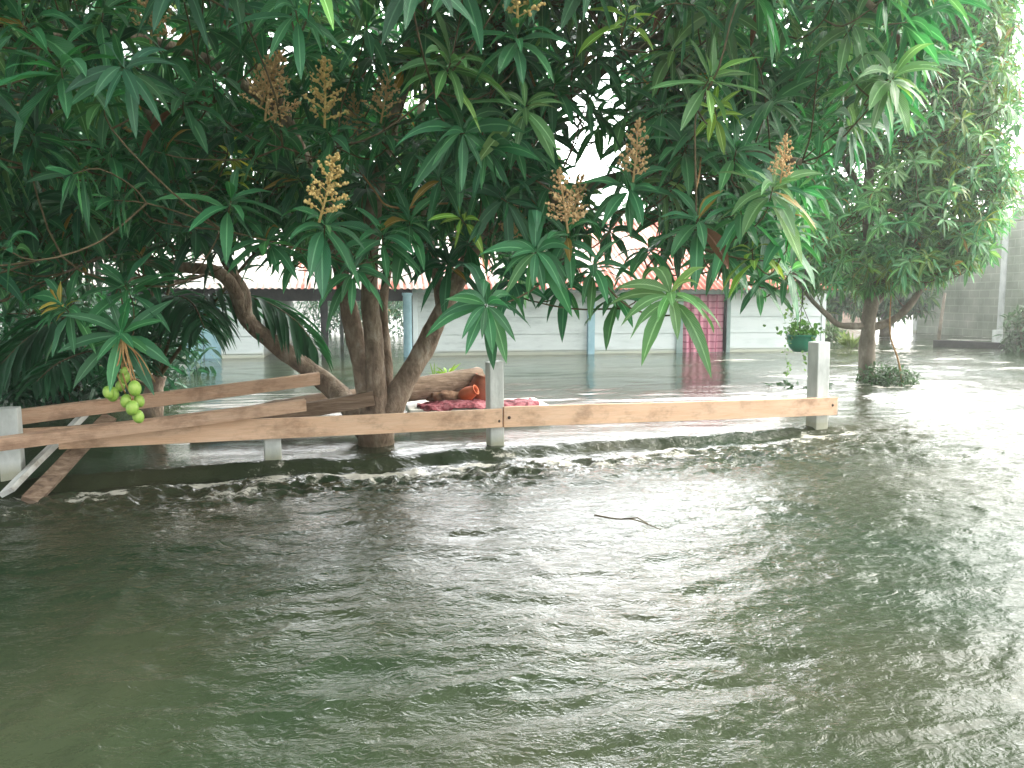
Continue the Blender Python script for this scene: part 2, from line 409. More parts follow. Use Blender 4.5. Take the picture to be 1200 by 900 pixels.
def roof_mat():
    m, nt, b, out = new_mat('painted_corrugated_iron')
    v = coords(nt, (1, 1, 1))
    sp = nt.nodes.new('ShaderNodeSeparateXYZ'); nt.links.new(v, sp.inputs[0])
    # big patches of worn white and red oxide, streaked down the slope
    v2 = coords(nt, (2.6, .5, .5))
    n1 = nd(nt, 'ShaderNodeTexNoise', Scale=1.5, Detail=5, Roughness=0.65); nt.links.new(v2, n1.inputs['Vector'])
    gr = nd(nt, 'ShaderNodeMapRange'); gr.inputs[1].default_value = -4.5; gr.inputs[2].default_value = 6
    gr.inputs[3].default_value = -0.17; gr.inputs[4].default_value = 0.15
    nt.links.new(sp.outputs[0], gr.inputs[0])
    ad = nd(nt, 'ShaderNodeMath', operation='ADD'); nt.links.new(n1.outputs['Fac'], ad.inputs[0]); nt.links.new(gr.outputs[0], ad.inputs[1])
    # rust creeping up from the sheet ends
    ed = nd(nt, 'ShaderNodeMapRange'); ed.inputs[1].default_value = -0.45; ed.inputs[2].default_value = 0.15
    ed.inputs[3].default_value = 0.09; ed.inputs[4].default_value = 0.0
    nt.links.new(sp.outputs[1], ed.inputs[0])
    ad2 = nd(nt, 'ShaderNodeMath', operation='ADD'); nt.links.new(ad.outputs[0], ad2.inputs[0]); nt.links.new(ed.outputs[0], ad2.inputs[1])
    cs = nd(nt, 'ShaderNodeMath', operation='MULTIPLY'); cs.inputs[1].default_value = 2 * math.pi / .105; nt.links.new(sp.outputs[0], cs.inputs[0])
    cn = nd(nt, 'ShaderNodeMath', operation='SINE'); nt.links.new(cs.outputs[0], cn.inputs[0])
    cm = nd(nt, 'ShaderNodeMath', operation='MULTIPLY_ADD'); cm.inputs[1].default_value = -0.065; nt.links.new(cn.outputs[0], cm.inputs[0]); nt.links.new(ad2.outputs[0], cm.inputs[2]); ad2 = cm
    r = ramp(nt, ad2.outputs[0], [(0.42, (0.74, 0.72, 0.69)), (0.54, (0.68, 0.56, 0.51)), (0.62, (0.62, 0.2, 0.14)), (0.8, (0.5, 0.13, 0.09))])
    nt.links.new(r.outputs[0], b.inputs['Base Color']); b.inputs['Roughness'].default_value = 0.55
    return m
M['roof'] = roof_mat()

def block_mat():
    m, nt, b, out = new_mat('concrete_block')
    tc = nt.nodes.new('ShaderNodeTexCoord')
    sp = nt.nodes.new('ShaderNodeSeparateXYZ'); nt.links.new(tc.outputs['Object'], sp.inputs[0])
    cb = nt.nodes.new('ShaderNodeCombineXYZ'); nt.links.new(sp.outputs[0], cb.inputs[0]); nt.links.new(sp.outputs[2], cb.inputs[1])
    br = nd(nt, 'ShaderNodeTexBrick', Scale=1.0); br.inputs['Brick Width'].default_value = 0.41; br.inputs['Row Height'].default_value = 0.205
    br.inputs['Mortar Size'].default_value = 0.016; br.inputs['Mortar Smooth'].default_value = 0.4
    br.inputs['Color1'].default_value = (0.32, 0.335, 0.3, 1); br.inputs['Color2'].default_value = (0.37, 0.385, 0.345, 1)
    br.inputs['Mortar'].default_value = (0.43, 0.44, 0.4, 1)
    nt.links.new(cb.outputs[0], br.inputs['Vector'])
    n = nd(nt, 'ShaderNodeTexNoise', Scale=1.3, Detail=6); nt.links.new(tc.outputs['Object'], n.inputs['Vector'])
    r = ramp(nt, n.outputs['Fac'], [(0.3, (0.4, 0.5, 0.38)), (0.7, (1.05, 1.05, 1.0))])
    mx = nd(nt, 'ShaderNodeMixRGB', blend_type='MULTIPLY'); mx.inputs[0].default_value = 1
    nt.links.new(br.outputs['Color'], mx.inputs[1]); nt.links.new(r.outputs[0], mx.inputs[2])
    nt.links.new(mx.outputs[0], b.inputs['Base Color']); b.inputs['Roughness'].default_value = 0.9
    bp = nd(nt, 'ShaderNodeBump', Strength=0.5, Distance=0.02); nt.links.new(br.outputs['Fac'], bp.inputs['Height'])
    bp.invert = True
    nt.links.new(bp.outputs[0], b.inputs['Normal'])
    return m
M['block'] = block_mat()

def water_mat():
    m, nt, b, out = new_mat('muddy_flood_water')
    tc = nt.nodes.new('ShaderNodeTexCoord')
    n = nd(nt, 'ShaderNodeTexNoise', Scale=0.5, Detail=4); nt.links.new(tc.outputs['Object'], n.inputs['Vector'])
    r = ramp(nt, n.outputs['Fac'], [(0.38, (0.018, 0.034, 0.017)), (0.66, (0.043, 0.046, 0.027))])
    # foam: air in the water, patches carried on the mesh and broken up finely
    at = nt.nodes.new('ShaderNodeAttribute'); at.attribute_name = 'foam'
    mp = nt.nodes.new('ShaderNodeMapping'); mp.inputs['Scale'].default_value = (1.0, 1.6, 1)
    nt.links.new(tc.outputs['Object'], mp.inputs['Vector'])
    fn = nd(nt, 'ShaderNodeTexNoise', Scale=30, Detail=7, Roughness=0.78, Distortion=0.5); nt.links.new(mp.outputs[0], fn.inputs['Vector'])
    su = nd(nt, 'ShaderNodeMath', operation='ADD'); nt.links.new(at.outputs['Fac'], su.inputs[0]); nt.links.new(fn.outputs['Fac'], su.inputs[1])
    fr = ramp(nt, su.outputs[0], [(0.84, (0, 0, 0)), (1.28, (1, 1, 1))])
    mx = nd(nt, 'ShaderNodeMixRGB', blend_type='MIX'); nt.links.new(fr.outputs[0], mx.inputs[0])
    nt.links.new(r.outputs[0], mx.inputs[1]); mx.inputs[2].default_value = (0.5, 0.49, 0.43, 1)
    nt.links.new(mx.outputs[0], b.inputs['Base Color'])
    b.inputs['IOR'].default_value = 1.333
    ro = nd(nt, 'ShaderNodeMapRange'); ro.inputs[3].default_value = 0.04; ro.inputs[4].default_value = 0.45
    nt.links.new(fr.outputs[0], ro.inputs[0]); nt.links.new(ro.outputs[0], b.inputs['Roughness'])
    # fine ripples
    mp2 = nt.nodes.new('ShaderNodeMapping'); mp2.inputs['Scale'].default_value = (0.9, 1.2, 1); mp2.inputs['Rotation'].default_value = (0, 0, R(-14))
    nt.links.new(tc.outputs['Object'], mp2.inputs['Vector'])
    a1 = nd(nt, 'ShaderNodeTexNoise', Scale=17, Detail=4, Roughness=0.55, Distortion=1.2); nt.links.new(mp2.outputs[0], a1.inputs['Vector'])
    a2 = nd(nt, 'ShaderNodeTexNoise', Scale=46, Detail=3, Roughness=0.5, Distortion=0.6); nt.links.new(mp2.outputs[0], a2.inputs['Vector'])
    sm_ = nd(nt, 'ShaderNodeMath', operation='MULTIPLY_ADD'); sm_.inputs[1].default_value = 0.42
    nt.links.new(a2.outputs['Fac'], sm_.inputs[0]); nt.links.new(a1.outputs['Fac'], sm_.inputs[2])
    rp = nt.nodes.new('ShaderNodeAttribute'); rp.attribute_name = 'ripple'
    hm_ = nd(nt, 'ShaderNodeMath', operation='MULTIPLY'); nt.links.new(sm_.outputs[0], hm_.inputs[0]); nt.links.new(rp.outputs['Fac'], hm_.inputs[1])
    bp = nd(nt, 'ShaderNodeBump', Strength=1.0, Distance=0.0075)
    nt.links.new(hm_.outputs[0], bp.inputs['Height'])
    nt.links.new(bp.outputs[0], b.inputs['Normal'])
    return m
M['water'] = water_mat()

# ------------------------------------------------------------------ setting: the flood water
# fence line (the water pours over a drowned kerb just under it)
FA, FB = np.array([-2.78, 4.42]), np.array([2.42, 6.28])
fdir = (FB - FA) / np.linalg.norm(FB - FA); fnor = np.array([-fdir[1], fdir[0]])   # fnor points away from the camera

def build_water():
    ys = np.concatenate([np.linspace(-40, 0.4, 24)[:-1], np.linspace(0.4, 2.2, 130)[:-1], np.linspace(2.2, 8.5, 420)[:-1],
                         np.geomspace(8.5, 40, 200)[:-1], np.geomspace(40, 1500, 40)])
    us = np.linspace(-1, 1, 620); us = np.concatenate([[-60, -8, -2], us, [2, 8, 60]])
    w = 0.95 * np.clip(ys, 0.0, None) + 1.2
    X = us[None, :] * w[:, None]; Y = np.repeat(ys[:, None], len(us), 1)
    s = (X - FA[0]) * fnor[0] + (Y - FA[1]) * fnor[1]          # distance behind the fence line
    t = (X - FA[0]) * fdir[0] + (Y - FA[1]) * fdir[1]
    a = R(-14); xr, yr = X * math.cos(a) - Y * math.sin(a), X * math.sin(a) + Y * math.cos(a)
    near = 1 - sstep(-0.1, 0.35, s + 0.10 * (fbm(t * 1.3, s * 0 + 3, 5) - .5))
    fade = 1 - sstep(25, 60, Y)
    wx = fbm(xr * 1.1, yr * 1.1, 31) * 1.2; wy = fbm(xr * 1.1 + 9, yr * 1.1, 37) * 1.2
    def ridged(fx, fy, seed, o=2):
        return 1 - np.abs(2 * fbm(xr * fx + wx, yr * fy + wy, seed, o) - 1) * 2
    z = 0.022 * (fbm(xr * 0.6, yr * 1.3, 3) - .5)
    z += 0.010 * near * (ridged(1.5, 3.2, 11) - .4)
    z += 0.006 * near * (ridged(4.2, 8.0, 13) - .4)
    z += 0.0040 * near * (fbm(xr * 13 + wx * 3, yr * 22 + wy * 3, 17, 2) - .5)
    far = 1 - near
    z += far * (0.006 * (fbm(X * 0.9, Y * 2.4, 41) - .5) + 0.007 * (ridged(1.2, 4.2, 43) - .4) * sstep(1.0, 4.0, s + 2.0 * fbm(X * .4, Y * .4, 77)))
    # rougher current on the right
    right = sstep(1.5, 4.5, X + 2.0 * (fbm(X * .5, Y * .5, 51) - .5)) * fade
    z += right * 0.010 * (ridged(2.6, 5.2, 53) - .4)
    # step over the kerb: smooth lip, drop, then a small standing wave
    lipn = s + 0.11 * (fbm(t * 1.6, t * 0 + 8, 61) - .5) + 0.05 * (fbm(t * 6, t * 0 + 2, 63) - .5)
    on = sstep(-2.5, -0.5, t) * 0 + 1 - sstep(4.9, 6.3, t)
    drop = sstep(-0.17, -0.02, lipn)
    z += on * 0.075 * (drop - 1)
    roll = np.exp(-((lipn + 0.34) / 0.13) ** 2)
    z += on * roll * (0.012 + 0.05 * (fbm(t * 5, s * 6, 67) - 0.35))
    turb = np.exp(-((lipn + .5) / .32) ** 2)
    z += on * turb * 0.026 * (1 - np.abs(2 * fbm(xr * 8 + wx * 2, yr * 11 + wy * 2, 68, 3) - 1) * 2.2) * (.3 + fbm(t * 1.4, s * 2, 70))
    bub = sstep(.6, .8, fbm(X * 7, Y * 9, 72, 2)) * (sstep(.2, 2.5, X) * .6 + on * turb * .7)
    z += near * bub * .010 * (Y > 1)
    roll2 = np.exp(-((lipn + 0.75) / 0.2) ** 2)
    z += on * roll2 * 0.03 * (fbm(t * 3, s * 4, 69) - 0.4)
    z *= fade
    foam = on * 0.36 * np.exp(-((lipn + 0.30) / 0.12) ** 2) * sstep(.42, .72, fbm(t * 4.2, s * 6, 71, 3))
    foam += on * 0.34 * sstep(-1.3, -0.35, lipn) * sstep(-0.12, -0.22, lipn) * sstep(.42, .7, fbm(xr * 3.2 + wx, yr * 7 + wy, 73))
    foam += on * 0.30 * np.exp(-((lipn - 0.16) / 0.14) ** 2) * sstep(.35, .7, fbm(t * 1.6, s * 9, 79))
    pat = sstep(.52, .72, fbm(xr * 1.6 + wx, yr * 4.2 + wy, 83, 4))
    foam += near * pat * (0.10 + 0.34 * right) * (Y > 1)
    foam += right * far * 0.30 * sstep(.48, .66, fbm(X * .9, Y * 2.6, 87, 4))
    foam += far * 0.26 * sstep(.6, .74, fbm(X * .8 + 4, Y * 3.0, 89, 3))
    # wakes round the posts, the trunk and the drowned bush
    for (cx, cy, r) in ((-1.51, 4.87, .16), (-.115, 5.36, .2), (2.42, 6.2, .22), (-.93, 5.25, .3), (4.35, 9.4, .5)):
        dd = np.hypot(X - cx, (Y - cy) * 1.4)
        foam += 0.4 * np.exp(-((dd - r * .9) / (r * .5)) ** 2) * sstep(.4, .7, fbm(X * 11, Y * 14, 91, 3))
    fl = sstep(.66, .74, fbm(xr * 9 + wx, yr * 16 + wy, 101, 2)) * sstep(.45, .62, fbm(X * .8 + 3, Y * 1.1, 103, 3)) * (Y > .8)
    foam += near * fl * (.12 + .18 * right)
    foam += on * 0.22 * sstep(-1.0, -0.25, lipn) * sstep(-0.1, -0.2, lipn) * sstep(.5, .66, fbm(xr * 7 + wx, yr * 13 + wy, 107, 3))
    foam = np.clip(foam, 0, .62) * fade
    rip = (0.30 + 0.70 * near) * (.55 + .9 * fbm(X * .8, Y * .9, 97, 3)) + .35 * right * far + .5 * np.exp(-((lipn + .45) / .4) ** 2) * on
    n, mm = X.shape
    V = np.stack([X, Y, z], -1).reshape(-1, 3)
    i = np.arange(n - 1)[:, None] * mm + np.arange(mm - 1)[None, :]
    Fq = np.stack([i, i + 1, i + mm + 1, i + mm], -1).reshape(-1, 4)
    me = np_mesh('flood_water', V, Fq)
    at = me.attributes.new('foam', 'FLOAT', 'POINT'); at.data.foreach_set('value', foam.ravel().astype(np.float32))
    at = me.attributes.new('ripple', 'FLOAT', 'POINT'); at.data.foreach_set('value', np.clip(rip, 0, 1.6).ravel().astype(np.float32))
    o = link('flood_water', me, M['water']); tag(o, 'muddy green flood water running across the whole yard', 'water', kind='structure')
build_water()

# ------------------------------------------------------------------ leaves
UP = np.array([0, 0, 1.0])
def nrm(v): return v / (np.linalg.norm(v, axis=-1, keepdims=True) + 1e-9)

def leaf_geo(base, d0, side, L, Wd, g, fold, K=8, lean=None):
    """lance-shaped leaves; every argument an array over N leaves"""
    N = len(base); t = np.linspace(0, 1, K)
    dirs = nrm(d0[:, None, :] - UP * (g[:, None] * t[None, :])[..., None])
    step = (L / (K - 1))[:, None, None]
    pos = base[:, None, :] + np.concatenate([np.zeros((N, 1, 3)), np.cumsum((dirs[:, :-1] + dirs[:, 1:]) / 2, 1) * step], 1)
    sd = nrm(side)[:, None, :]
    nor = nrm(np.cross(sd, dirs))
    wt = np.sin(np.pi * np.clip((t - 0.04) / 0.96, 0, 1) ** 0.8) ** 0.85
    wt[0] = 0.05; wt[-1] = 0.02
    w = Wd[:, None] * wt[None, :] * 0.5
    ph = rng.uniform(0, 6.28, (N, 1)); wav = 0.16 * np.sin(t[None, :] * 11 + ph) * w
    wav2 = 0.16 * np.sin(t[None, :] * 10 + ph * 1.7) * w
    lift = fold[:, None] * w
    A = pos - sd * w[..., None] + nor * (lift + wav)[..., None]
    B = pos + sd * w[..., None] + nor * (lift + wav2)[..., None]
    V = np.stack([A, pos, B], 2)                      # N,K,3(across),3
    b = np.arange(N)[:, None] * (K * 3) + np.arange(K - 1)[None, :] * 3
    f = np.concatenate([np.stack([b, b + 1, b + 4, b + 3], -1), np.stack([b + 1, b + 2, b + 5, b + 4], -1)], 1).reshape(-1, 4)
    uv = np.zeros((N, K, 3, 2), np.float32); uv[..., 0] = np.array([0, .5, 1.0]); uv[..., 1] = t[None, :, None]
    return V.reshape(-1, 3), f, uv.reshape(-1, 2)

def rosettes(C, A, n=13, L=0.21, Wd=0.046, young=None, K=8, droop=1.0, spread=(-0.25, 1.0), tint=None, lvar=0.28):
    """C centres, A axes; returns leaf arrays"""
    C = np.atleast_2d(C); A = nrm(np.atleast_2d(A)); m = len(C)
    ref = np.where(np.abs(A[:, 2:3]) > .9, np.array([[1., 0, 0]]), np.array([[0, 0, 1.]]))
    e1 = nrm(np.cross(A, ref)); e2 = np.cross(A, e1)
    k = np.arange(n); az = k[None, :] * 2.39996 + rng.uniform(0, 6.28, (m, 1)) + rng.normal(0, .18, (m, n))
    fr = k[None, :] / n + np.zeros((m, 1))
    el = spread[0] + (spread[1] - spread[0]) * fr ** 1.3 + rng.normal(0, .16, (m, n))
    rad = np.cos(az)[..., None] * e1[:, None] + np.sin(az)[..., None] * e2[:, None]
    d0 = np.cos(el)[..., None] * rad + np.sin(el)[..., None] * A[:, None]
    side = np.cross(d0, A[:, None] + 0.001)
    side = nrm(side) + rng.normal(0, .16, side.shape)
    base = C[:, None] + A[:, None] * (fr[..., None] - .6) * 0.07 + rad * 0.006
    Lr = L * (1 - 0.35 * fr) * (1 + rng.uniform(-lvar, lvar, (m, n))) if np.isscalar(L) else np.asarray(L)[:, None] * (1 - 0.35 * fr) * (1 + rng.uniform(-lvar, lvar, (m, n)))
    g = droop * rng.uniform(0.5, 1.6, (m, n)) * (1.15 - .5 * fr)
    Wr = Wd * (Lr / (L if np.isscalar(L) else .235)) * rng.uniform(.8, 1.18, (m, n))
    fold = rng.uniform(.12, .5, (m, n))
    if tint is None: tint = np.zeros((m, 3)) + np.array([0.022, 0.072, 0.042])
    tc = tint[:, None, :] * rng.uniform(.72, 1.35, (m, n, 1)) * (1 + rng.normal(0, .06, (m, n, 3)))
    old = rng.random((m, n, 1))                       # a few yellowing and browned leaves, some paler ones
    tc = np.where(old < .006, np.array([.26, .19, .04]), np.where(old < .010, np.array([.13, .065, .03]), np.where(old > .93, tc * np.array([1.7, 1.45, 1.1]), tc)))
    return [x.reshape(-1, *x.shape[2:]) for x in (base, d0, side, Lr, Wr, g, fold, tc)]

def leaf_mesh(name, sets, K=8, base=None):
    a = [np.concatenate([s[i] for s in sets]) for i in range(8)]
    V, f, uv = leaf_geo(*a[:7], K=K)
    if base is not None: V = V - np.array(base)
    me = np_mesh(name, V, f)
    ul = me.uv_layers.new(name='UVMap'); ul.data.foreach_set('uv', uv[f.ravel()].astype(np.float32).ravel())
    colr = np.ones((len(V), 4), np.float32); colr[:, :3] = np.repeat(np.clip(a[7], 0, 1), K * 3, axis=0)
    ca = me.color_attributes.new('tint', 'FLOAT_COLOR', 'POINT'); ca.data.foreach_set('color', colr.ravel())
    return me

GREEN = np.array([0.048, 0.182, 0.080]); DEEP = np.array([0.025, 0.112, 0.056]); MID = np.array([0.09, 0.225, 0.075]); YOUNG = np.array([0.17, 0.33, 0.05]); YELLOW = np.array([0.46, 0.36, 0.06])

class Tree:
    def __init__(s, name, base, label, cat, group=None):
        s.root = empty(name, base); tag(s.root, label, cat, group); s.base = np.array(base, float)
        s.nodes = []                     # skeleton points the twigs grow from
    def limb(s, pts, r0, r1, name='limb', n=10, mat='bark', lump=.12, skel=True, flare=None):
        r = np.linspace(r0, r1, len(pts))
        if flare: r[0] *= flare
        q = spline(np.column_stack([np.array(pts), r]), 6)
        mb = MB(); mb.tube(q[:, :3], list(q[:, 3]), n=n, lump=lump, seed=len(s.nodes) + 3)
        o = link(name, mb.mesh(name, s.base), M[mat], s.root)
        if skel:
            for p in q[::2]: s.nodes.append(p[:3])
        return o
    def twigs(s, C, A, r=0.0042, mat='twig', minr=0.003, maxlen=9):
        mb = MB()
        for c, a in zip(C, A):
            nodes = np.array(s.nodes)
            dist = np.linalg.norm(nodes - (c - a * .25) , axis=1) + 0.25 * np.clip(nodes[:, 2] - c[2], 0, None)
            j = nodes[dist.argmin()]
            L = np.linalg.norm(j - c)
            if L > maxlen: continue
            m1 = c - a * min(.12, L * .3) ; m0 = (j + c) / 2 - a * .08 + np.array([0, 0, -0.04 * L]) + rng.normal(0, .04 * L, 3)
            q = spline(np.array([j, m0, m1, c + a * .01]), 3)
            mb.tube(q, list(np.linspace(r * (0.8 + min(L, 1.2) * .7), minr * .8, len(q))), n=5, cap=False)
            if rng.random() < .6: s.nodes.append(m1)
        me = mb.mesh('twigs', s.base)
        return link('twigs', me, M[mat], s.root)

# ------------------------------------------------------------------ the big mango tree
tb = P(440, 525, 5.42); tb[2] = -0.06
big = Tree('mango_tree', tb, 'spreading many-stemmed mango tree in front, leaning over the orange fence rail', 'tree')
big.limb([P(441, 590, 5.45), P(441, 535, 5.45), P(441, 500, 5.45), P(441, 474, 5.45)], .13, .11, 'trunk', n=14)
big.limb([P(436, 492, 5.43), P(428, 450, 5.43), P(417, 400, 5.45), P(403, 335, 5.4), P(385, 250, 5.2), P(335, 140, 4.8), P(290, 20, 4.5)], .078, .032, n=12)
big.limb([P(444, 492, 5.40), P(441, 450, 5.36), P(438, 400, 5.34), P(433, 335, 5.3), P(440, 230, 5.15), P(470, 100, 4.8), P(505, -60, 4.4), P(540, -260, 3.9)], .074, .03, n=12)
big.limb([P(452, 480, 5.5), P(455, 440, 5.55), P(450, 380, 5.6), P(452, 330, 5.6), P(470, 230, 5.7), P(500, 100, 5.9)], .038, .025)
big.limb([P(452, 495, 5.42), P(470, 455, 5.43), P(495, 412, 5.45), P(517, 366, 5.42), P(545, 312, 5.3), P(580, 240, 5.05), P(640, 130, 4.7), P(715, 10, 4.4)], .085, .03, n=12)
big.limb([P(520, 360, 5.42), P(512, 320, 5.45), P(502, 280, 5.5), P(500, 220, 5.6), P(525, 120, 5.8)], .05, .025)
big.limb([P(430, 505, 5.55), P(400, 465, 5.85), P(365, 435, 6.0), P(322, 403, 6.0), P(290, 375, 5.95), P(275, 340, 5.85), P(252, 318, 5.75), P(196, 311, 5.6), P(120, 290, 5.3)], .085, .03, n=12)
big.limb([P(289, 376, 5.95), P(286, 345, 5.9), P(268, 312, 5.85), P(240, 250, 5.6), P(180, 140, 5.2), P(120, 40, 4.8)], .05, .025)
big.limb([P(556, 290, 5.25), P(620, 245, 4.9), P(700, 215, 4.5), P(790, 195, 4.1), P(880, 180, 3.8), P(940, 190, 3.7)], .045, .015)
big.limb([P(330, 130, 4.8), P(240, 70, 4.3), P(140, 40, 3.8), P(50, 40, 3.3)], .035, .014)
big.limb([P(640, 130, 4.7), P(740, 60, 4.2), P(860, 10, 3.7), P(980, -10, 3.4), P(1040, 20, 3.3)], .032, .01)
big.limb([P(480, 60, 4.7), P(560, -80, 3.8), P(620, -260, 3.1)], .03, .012)
big.limb([P(290, 20, 4.5), P(200, -120, 3.6), P(120, -300, 2.9)], .03, .012)
big.limb([P(252, 318, 5.75), P(210, 330, 5.0), P(165, 325, 4.2), P(140, 335, 3.7)], .014, .005)
big.limb([P(196, 311, 5.6), P(130, 300, 4.8), P(75, 320, 4.0)], .014, .005)

# rosettes one can pick out in the photograph: px, py, distance, leaf length, droop, tint, panicle
PAN = 'panicle'
HERO = [
 (72, 83, 2.9, .25, 1.2, 'G', 0), (188, 62, 3.5, .22, 1.3, 'G', 'R'), (252, 95, 3.6, .22, 1.3, 'G', 0), (318, 150, 3.6, .22, 1.2, 'G', 'R2'), (386, 158, 3.6, .21, 1.2, 'G', 'Y'),
 (270, 238, 3.4, .22, .8, 'G', 0), (380, 266, 3.4, .22, 1.3, 'G', 'Y'), (205, 212, 3.8, .22, 1.2, 'D', 0), (312, 282, 3.5, .2, 1.0, 'G', 0), (527, 76, 3.2, .24, 1.2, 'M', 0),
 (430, 32, 3.6, .21, .9, 'G', 0), (437, 66, 3.8, .2, 1.0, 'G', 0), (606, 44, 3.2, .22, 1.1, 'G', 'Y'), (735, 20, 3.3, .17, .7, 'Y', 0), (605, 166, 3.6, .2, 1.2, 'G', 0),
 (738, 220, 3.5, .22, 1.1, 'G', 'R'), (664, 278, 3.5, .21, 1.1, 'G', 'R'), (450, 152, 3.8, .2, 1.2, 'G', 'R'), (448, 278, 3.7, .22, 1.0, 'G', 0), (570, 358, 3.2, .225, 1.5, 'G', 0),
 (628, 296, 3.4, .23, 1.5, 'G', 0), (695, 312, 3.5, .2, 1.3, 'G', 0), (786, 346, 3.0, .235, 1.3, 'M', 0), (818, 258, 3.3, .21, 1.3, 'G', 0), (868, 250, 3.2, .2, 1.2, 'G', 0),
 (832, 92, 3.1, .21, .6, 'M', 0), (838, 130, 3.3, .14, 1.0, 'Y', 0), (905, 222, 3.1, .2, 1.0, 'M', 'R'), (925, 272, 3.3, .18, 1.0, 'G', 0), (882, 296, 3.3, .15, 1.2, 'Y', 0),
 (1046, 92, 3.2, .22, 1.3, 'M', 0), (1000, 30, 3.3, .2, 1.2, 'M', 0), (962, 60, 3.5, .2, 1.2, 'G', 0), (78, 362, 3.5, .22, 1.2, 'G', 'L'), (142, 392, 3.5, .24, 0.6, 'G', 0),
 (148, 338, 3.6, .22, .6, 'G', 0), (165, 300, 3.9, .22, 1.0, 'D', 0), (352, 292, 3.5, .2, 1.1, 'G', 0), (415, 318, 3.6, .2, 1.4, 'G', 0), (480, 262, 3.8, .21, 1.1, 'G', 0),
 (560, 212, 3.8, .21, 1.0, 'G', 0), (645, 215, 3.8, .2, 1.0, 'G', 0), (650, 100, 3.7, .21, 1.0, 'G', 0), (700, 65, 3.8, .2, 1.0, 'G', 0), (775, 128, 3.6, .2, 1.0, 'G', 0),
 (802, 172, 3.5, .2, 1.0, 'G', 0), (862, 178, 3.4, .2, 1.0, 'G', 0), (300, 22, 3.6, .21, 1.2, 'G', 0), (350, 60, 3.8, .2, 1.0, 'G', 0), (240, 30, 3.6, .21, 1.0, 'G', 0),
 (120, 18, 3.2, .22, 1.3, 'G', 0), (28, 30, 3.0, .24, 1.3, 'G', 0), (40, 160, 3.2, .22, 1.2, 'D', 0), (130, 180, 3.5, .22, 1.2, 'G', 0), (540, 256, 3.6, .14, .9, 'Y2', 0),
 (668, 40, 4.0, .19, 1.1, 'G', 0), (705, 30, 4.1, .19, 1.1, 'D', 0), (670, 78, 4.2, .19, 1.1, 'G', 0), (700, 142, 4.1, .17, 1.1, 'G', 0), (740, 165, 4.1, .18, 1.1, 'G', 0), (657, 132, 4.2, .18, 1.1, 'D', 0), (720, 60, 4.0, .18, 1.0, 'G', 0),
 (690, 118, 3.7, .2, 1.1, 'G', 0), (682, 248, 3.9, .19, 1.1, 'G', 0), (722, 95, 4.2, .2, 1.1, 'G', 0), (640, 155, 4.0, .19, 1.1, 'D', 0), (715, 270, 4.1, .18, 1.2, 'D', 0),
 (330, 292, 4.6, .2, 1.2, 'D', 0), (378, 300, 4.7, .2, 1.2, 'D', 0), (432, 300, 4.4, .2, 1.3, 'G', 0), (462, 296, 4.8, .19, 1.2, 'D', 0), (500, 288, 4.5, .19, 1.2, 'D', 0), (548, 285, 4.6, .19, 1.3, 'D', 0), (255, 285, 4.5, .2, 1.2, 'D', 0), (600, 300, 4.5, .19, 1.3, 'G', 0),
 (525, 310, 4.4, .2, 1.3, 'D', 0), (850, 300, 3.6, .21, 1.4, 'G', 0), (760, 290, 3.7, .2, 1.3, 'G', 0), (720, 345, 3.6, .17, 1.3, 'G', 0), (925, 320, 3.6, .17, 1.4, 'G', 0),
 (890, 330, 3.7, .18, 1.4, 'G', 0), (600, 330, 3.9, .19, 1.4, 'D', 0), (660, 335, 4.0, .19, 1.4, 'D', 0), (735, 130, 3.9, .19, 1.1, 'G', 0), (580, 110, 3.7, .2, 1.1, 'G', 0),
 (490, 170, 3.9, .2, 1.1, 'G', 0), (500, 25, 3.7, .2, 1.0, 'G', 0), (685, 10, 3.6, .2, 1.0, 'M', 0), (560, 5, 3.5, .2, 1.0, 'G', 0), (790, 60, 3.5, .2, 1.0, 'M', 0),
 (905, 120, 3.6, .2, 1.0, 'G', 0), (880, 60, 3.5, .2, 1.0, 'G', 0), (960, 150, 3.7, .18, 1.1, 'G', 0), (925, 20, 3.5, .19, 1.1, 'M', 0), (265, 150, 4.0, .2, 1.0, 'D', 0), (350, 210, 4.0, .2, 1.0, 'D', 0),
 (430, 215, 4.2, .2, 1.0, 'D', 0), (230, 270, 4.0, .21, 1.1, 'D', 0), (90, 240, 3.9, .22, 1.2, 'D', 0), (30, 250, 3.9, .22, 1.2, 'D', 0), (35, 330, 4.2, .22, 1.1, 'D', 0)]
TI = {'G': GREEN, 'D': DEEP, 'M': MID, 'Y': YOUNG, 'Y2': YOUNG}
hc, ha, leafs, youngs, pans = [], [], [], [], []
for (px, py, d, L, dr, tn, pan) in HERO:
    c = P(px, py, d)
    a = nrm(np.array([rng.normal(0, .3), -0.55 + rng.normal(0, .25), .75 + rng.normal(0, .2)]))
    if dr >= 1.5: a = nrm(np.array([rng.normal(0, .15), -.75, .1]))
    hc.append(c); ha.append(a)
    L *= 1.16
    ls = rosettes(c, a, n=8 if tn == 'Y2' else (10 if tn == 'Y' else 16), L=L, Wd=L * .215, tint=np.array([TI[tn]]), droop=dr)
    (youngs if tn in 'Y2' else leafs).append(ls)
    if pan in ('R', 'R2', 'Y'): pans.append((c, a, pan))
    if pan == 'L': youngs.append(rosettes(c + a * .04, a, n=7, L=.1, Wd=.026, tint=np.array([YELLOW]), droop=.6, spread=(.2, 1.1)))
youngs.append(rosettes(P(268, 180, 4.4), (0, -.5, .8), n=9, L=.13, Wd=.04, tint=np.array([YELLOW * np.array([.8, 1.1, 1])]), droop=1.2))
youngs.append(rosettes(P(275, 205, 4.3), (0, -.5, .8), n=7, L=.1, Wd=.04, tint=np.array([YELLOW * np.array([.7, 1.1, 1])]), droop=1.2))

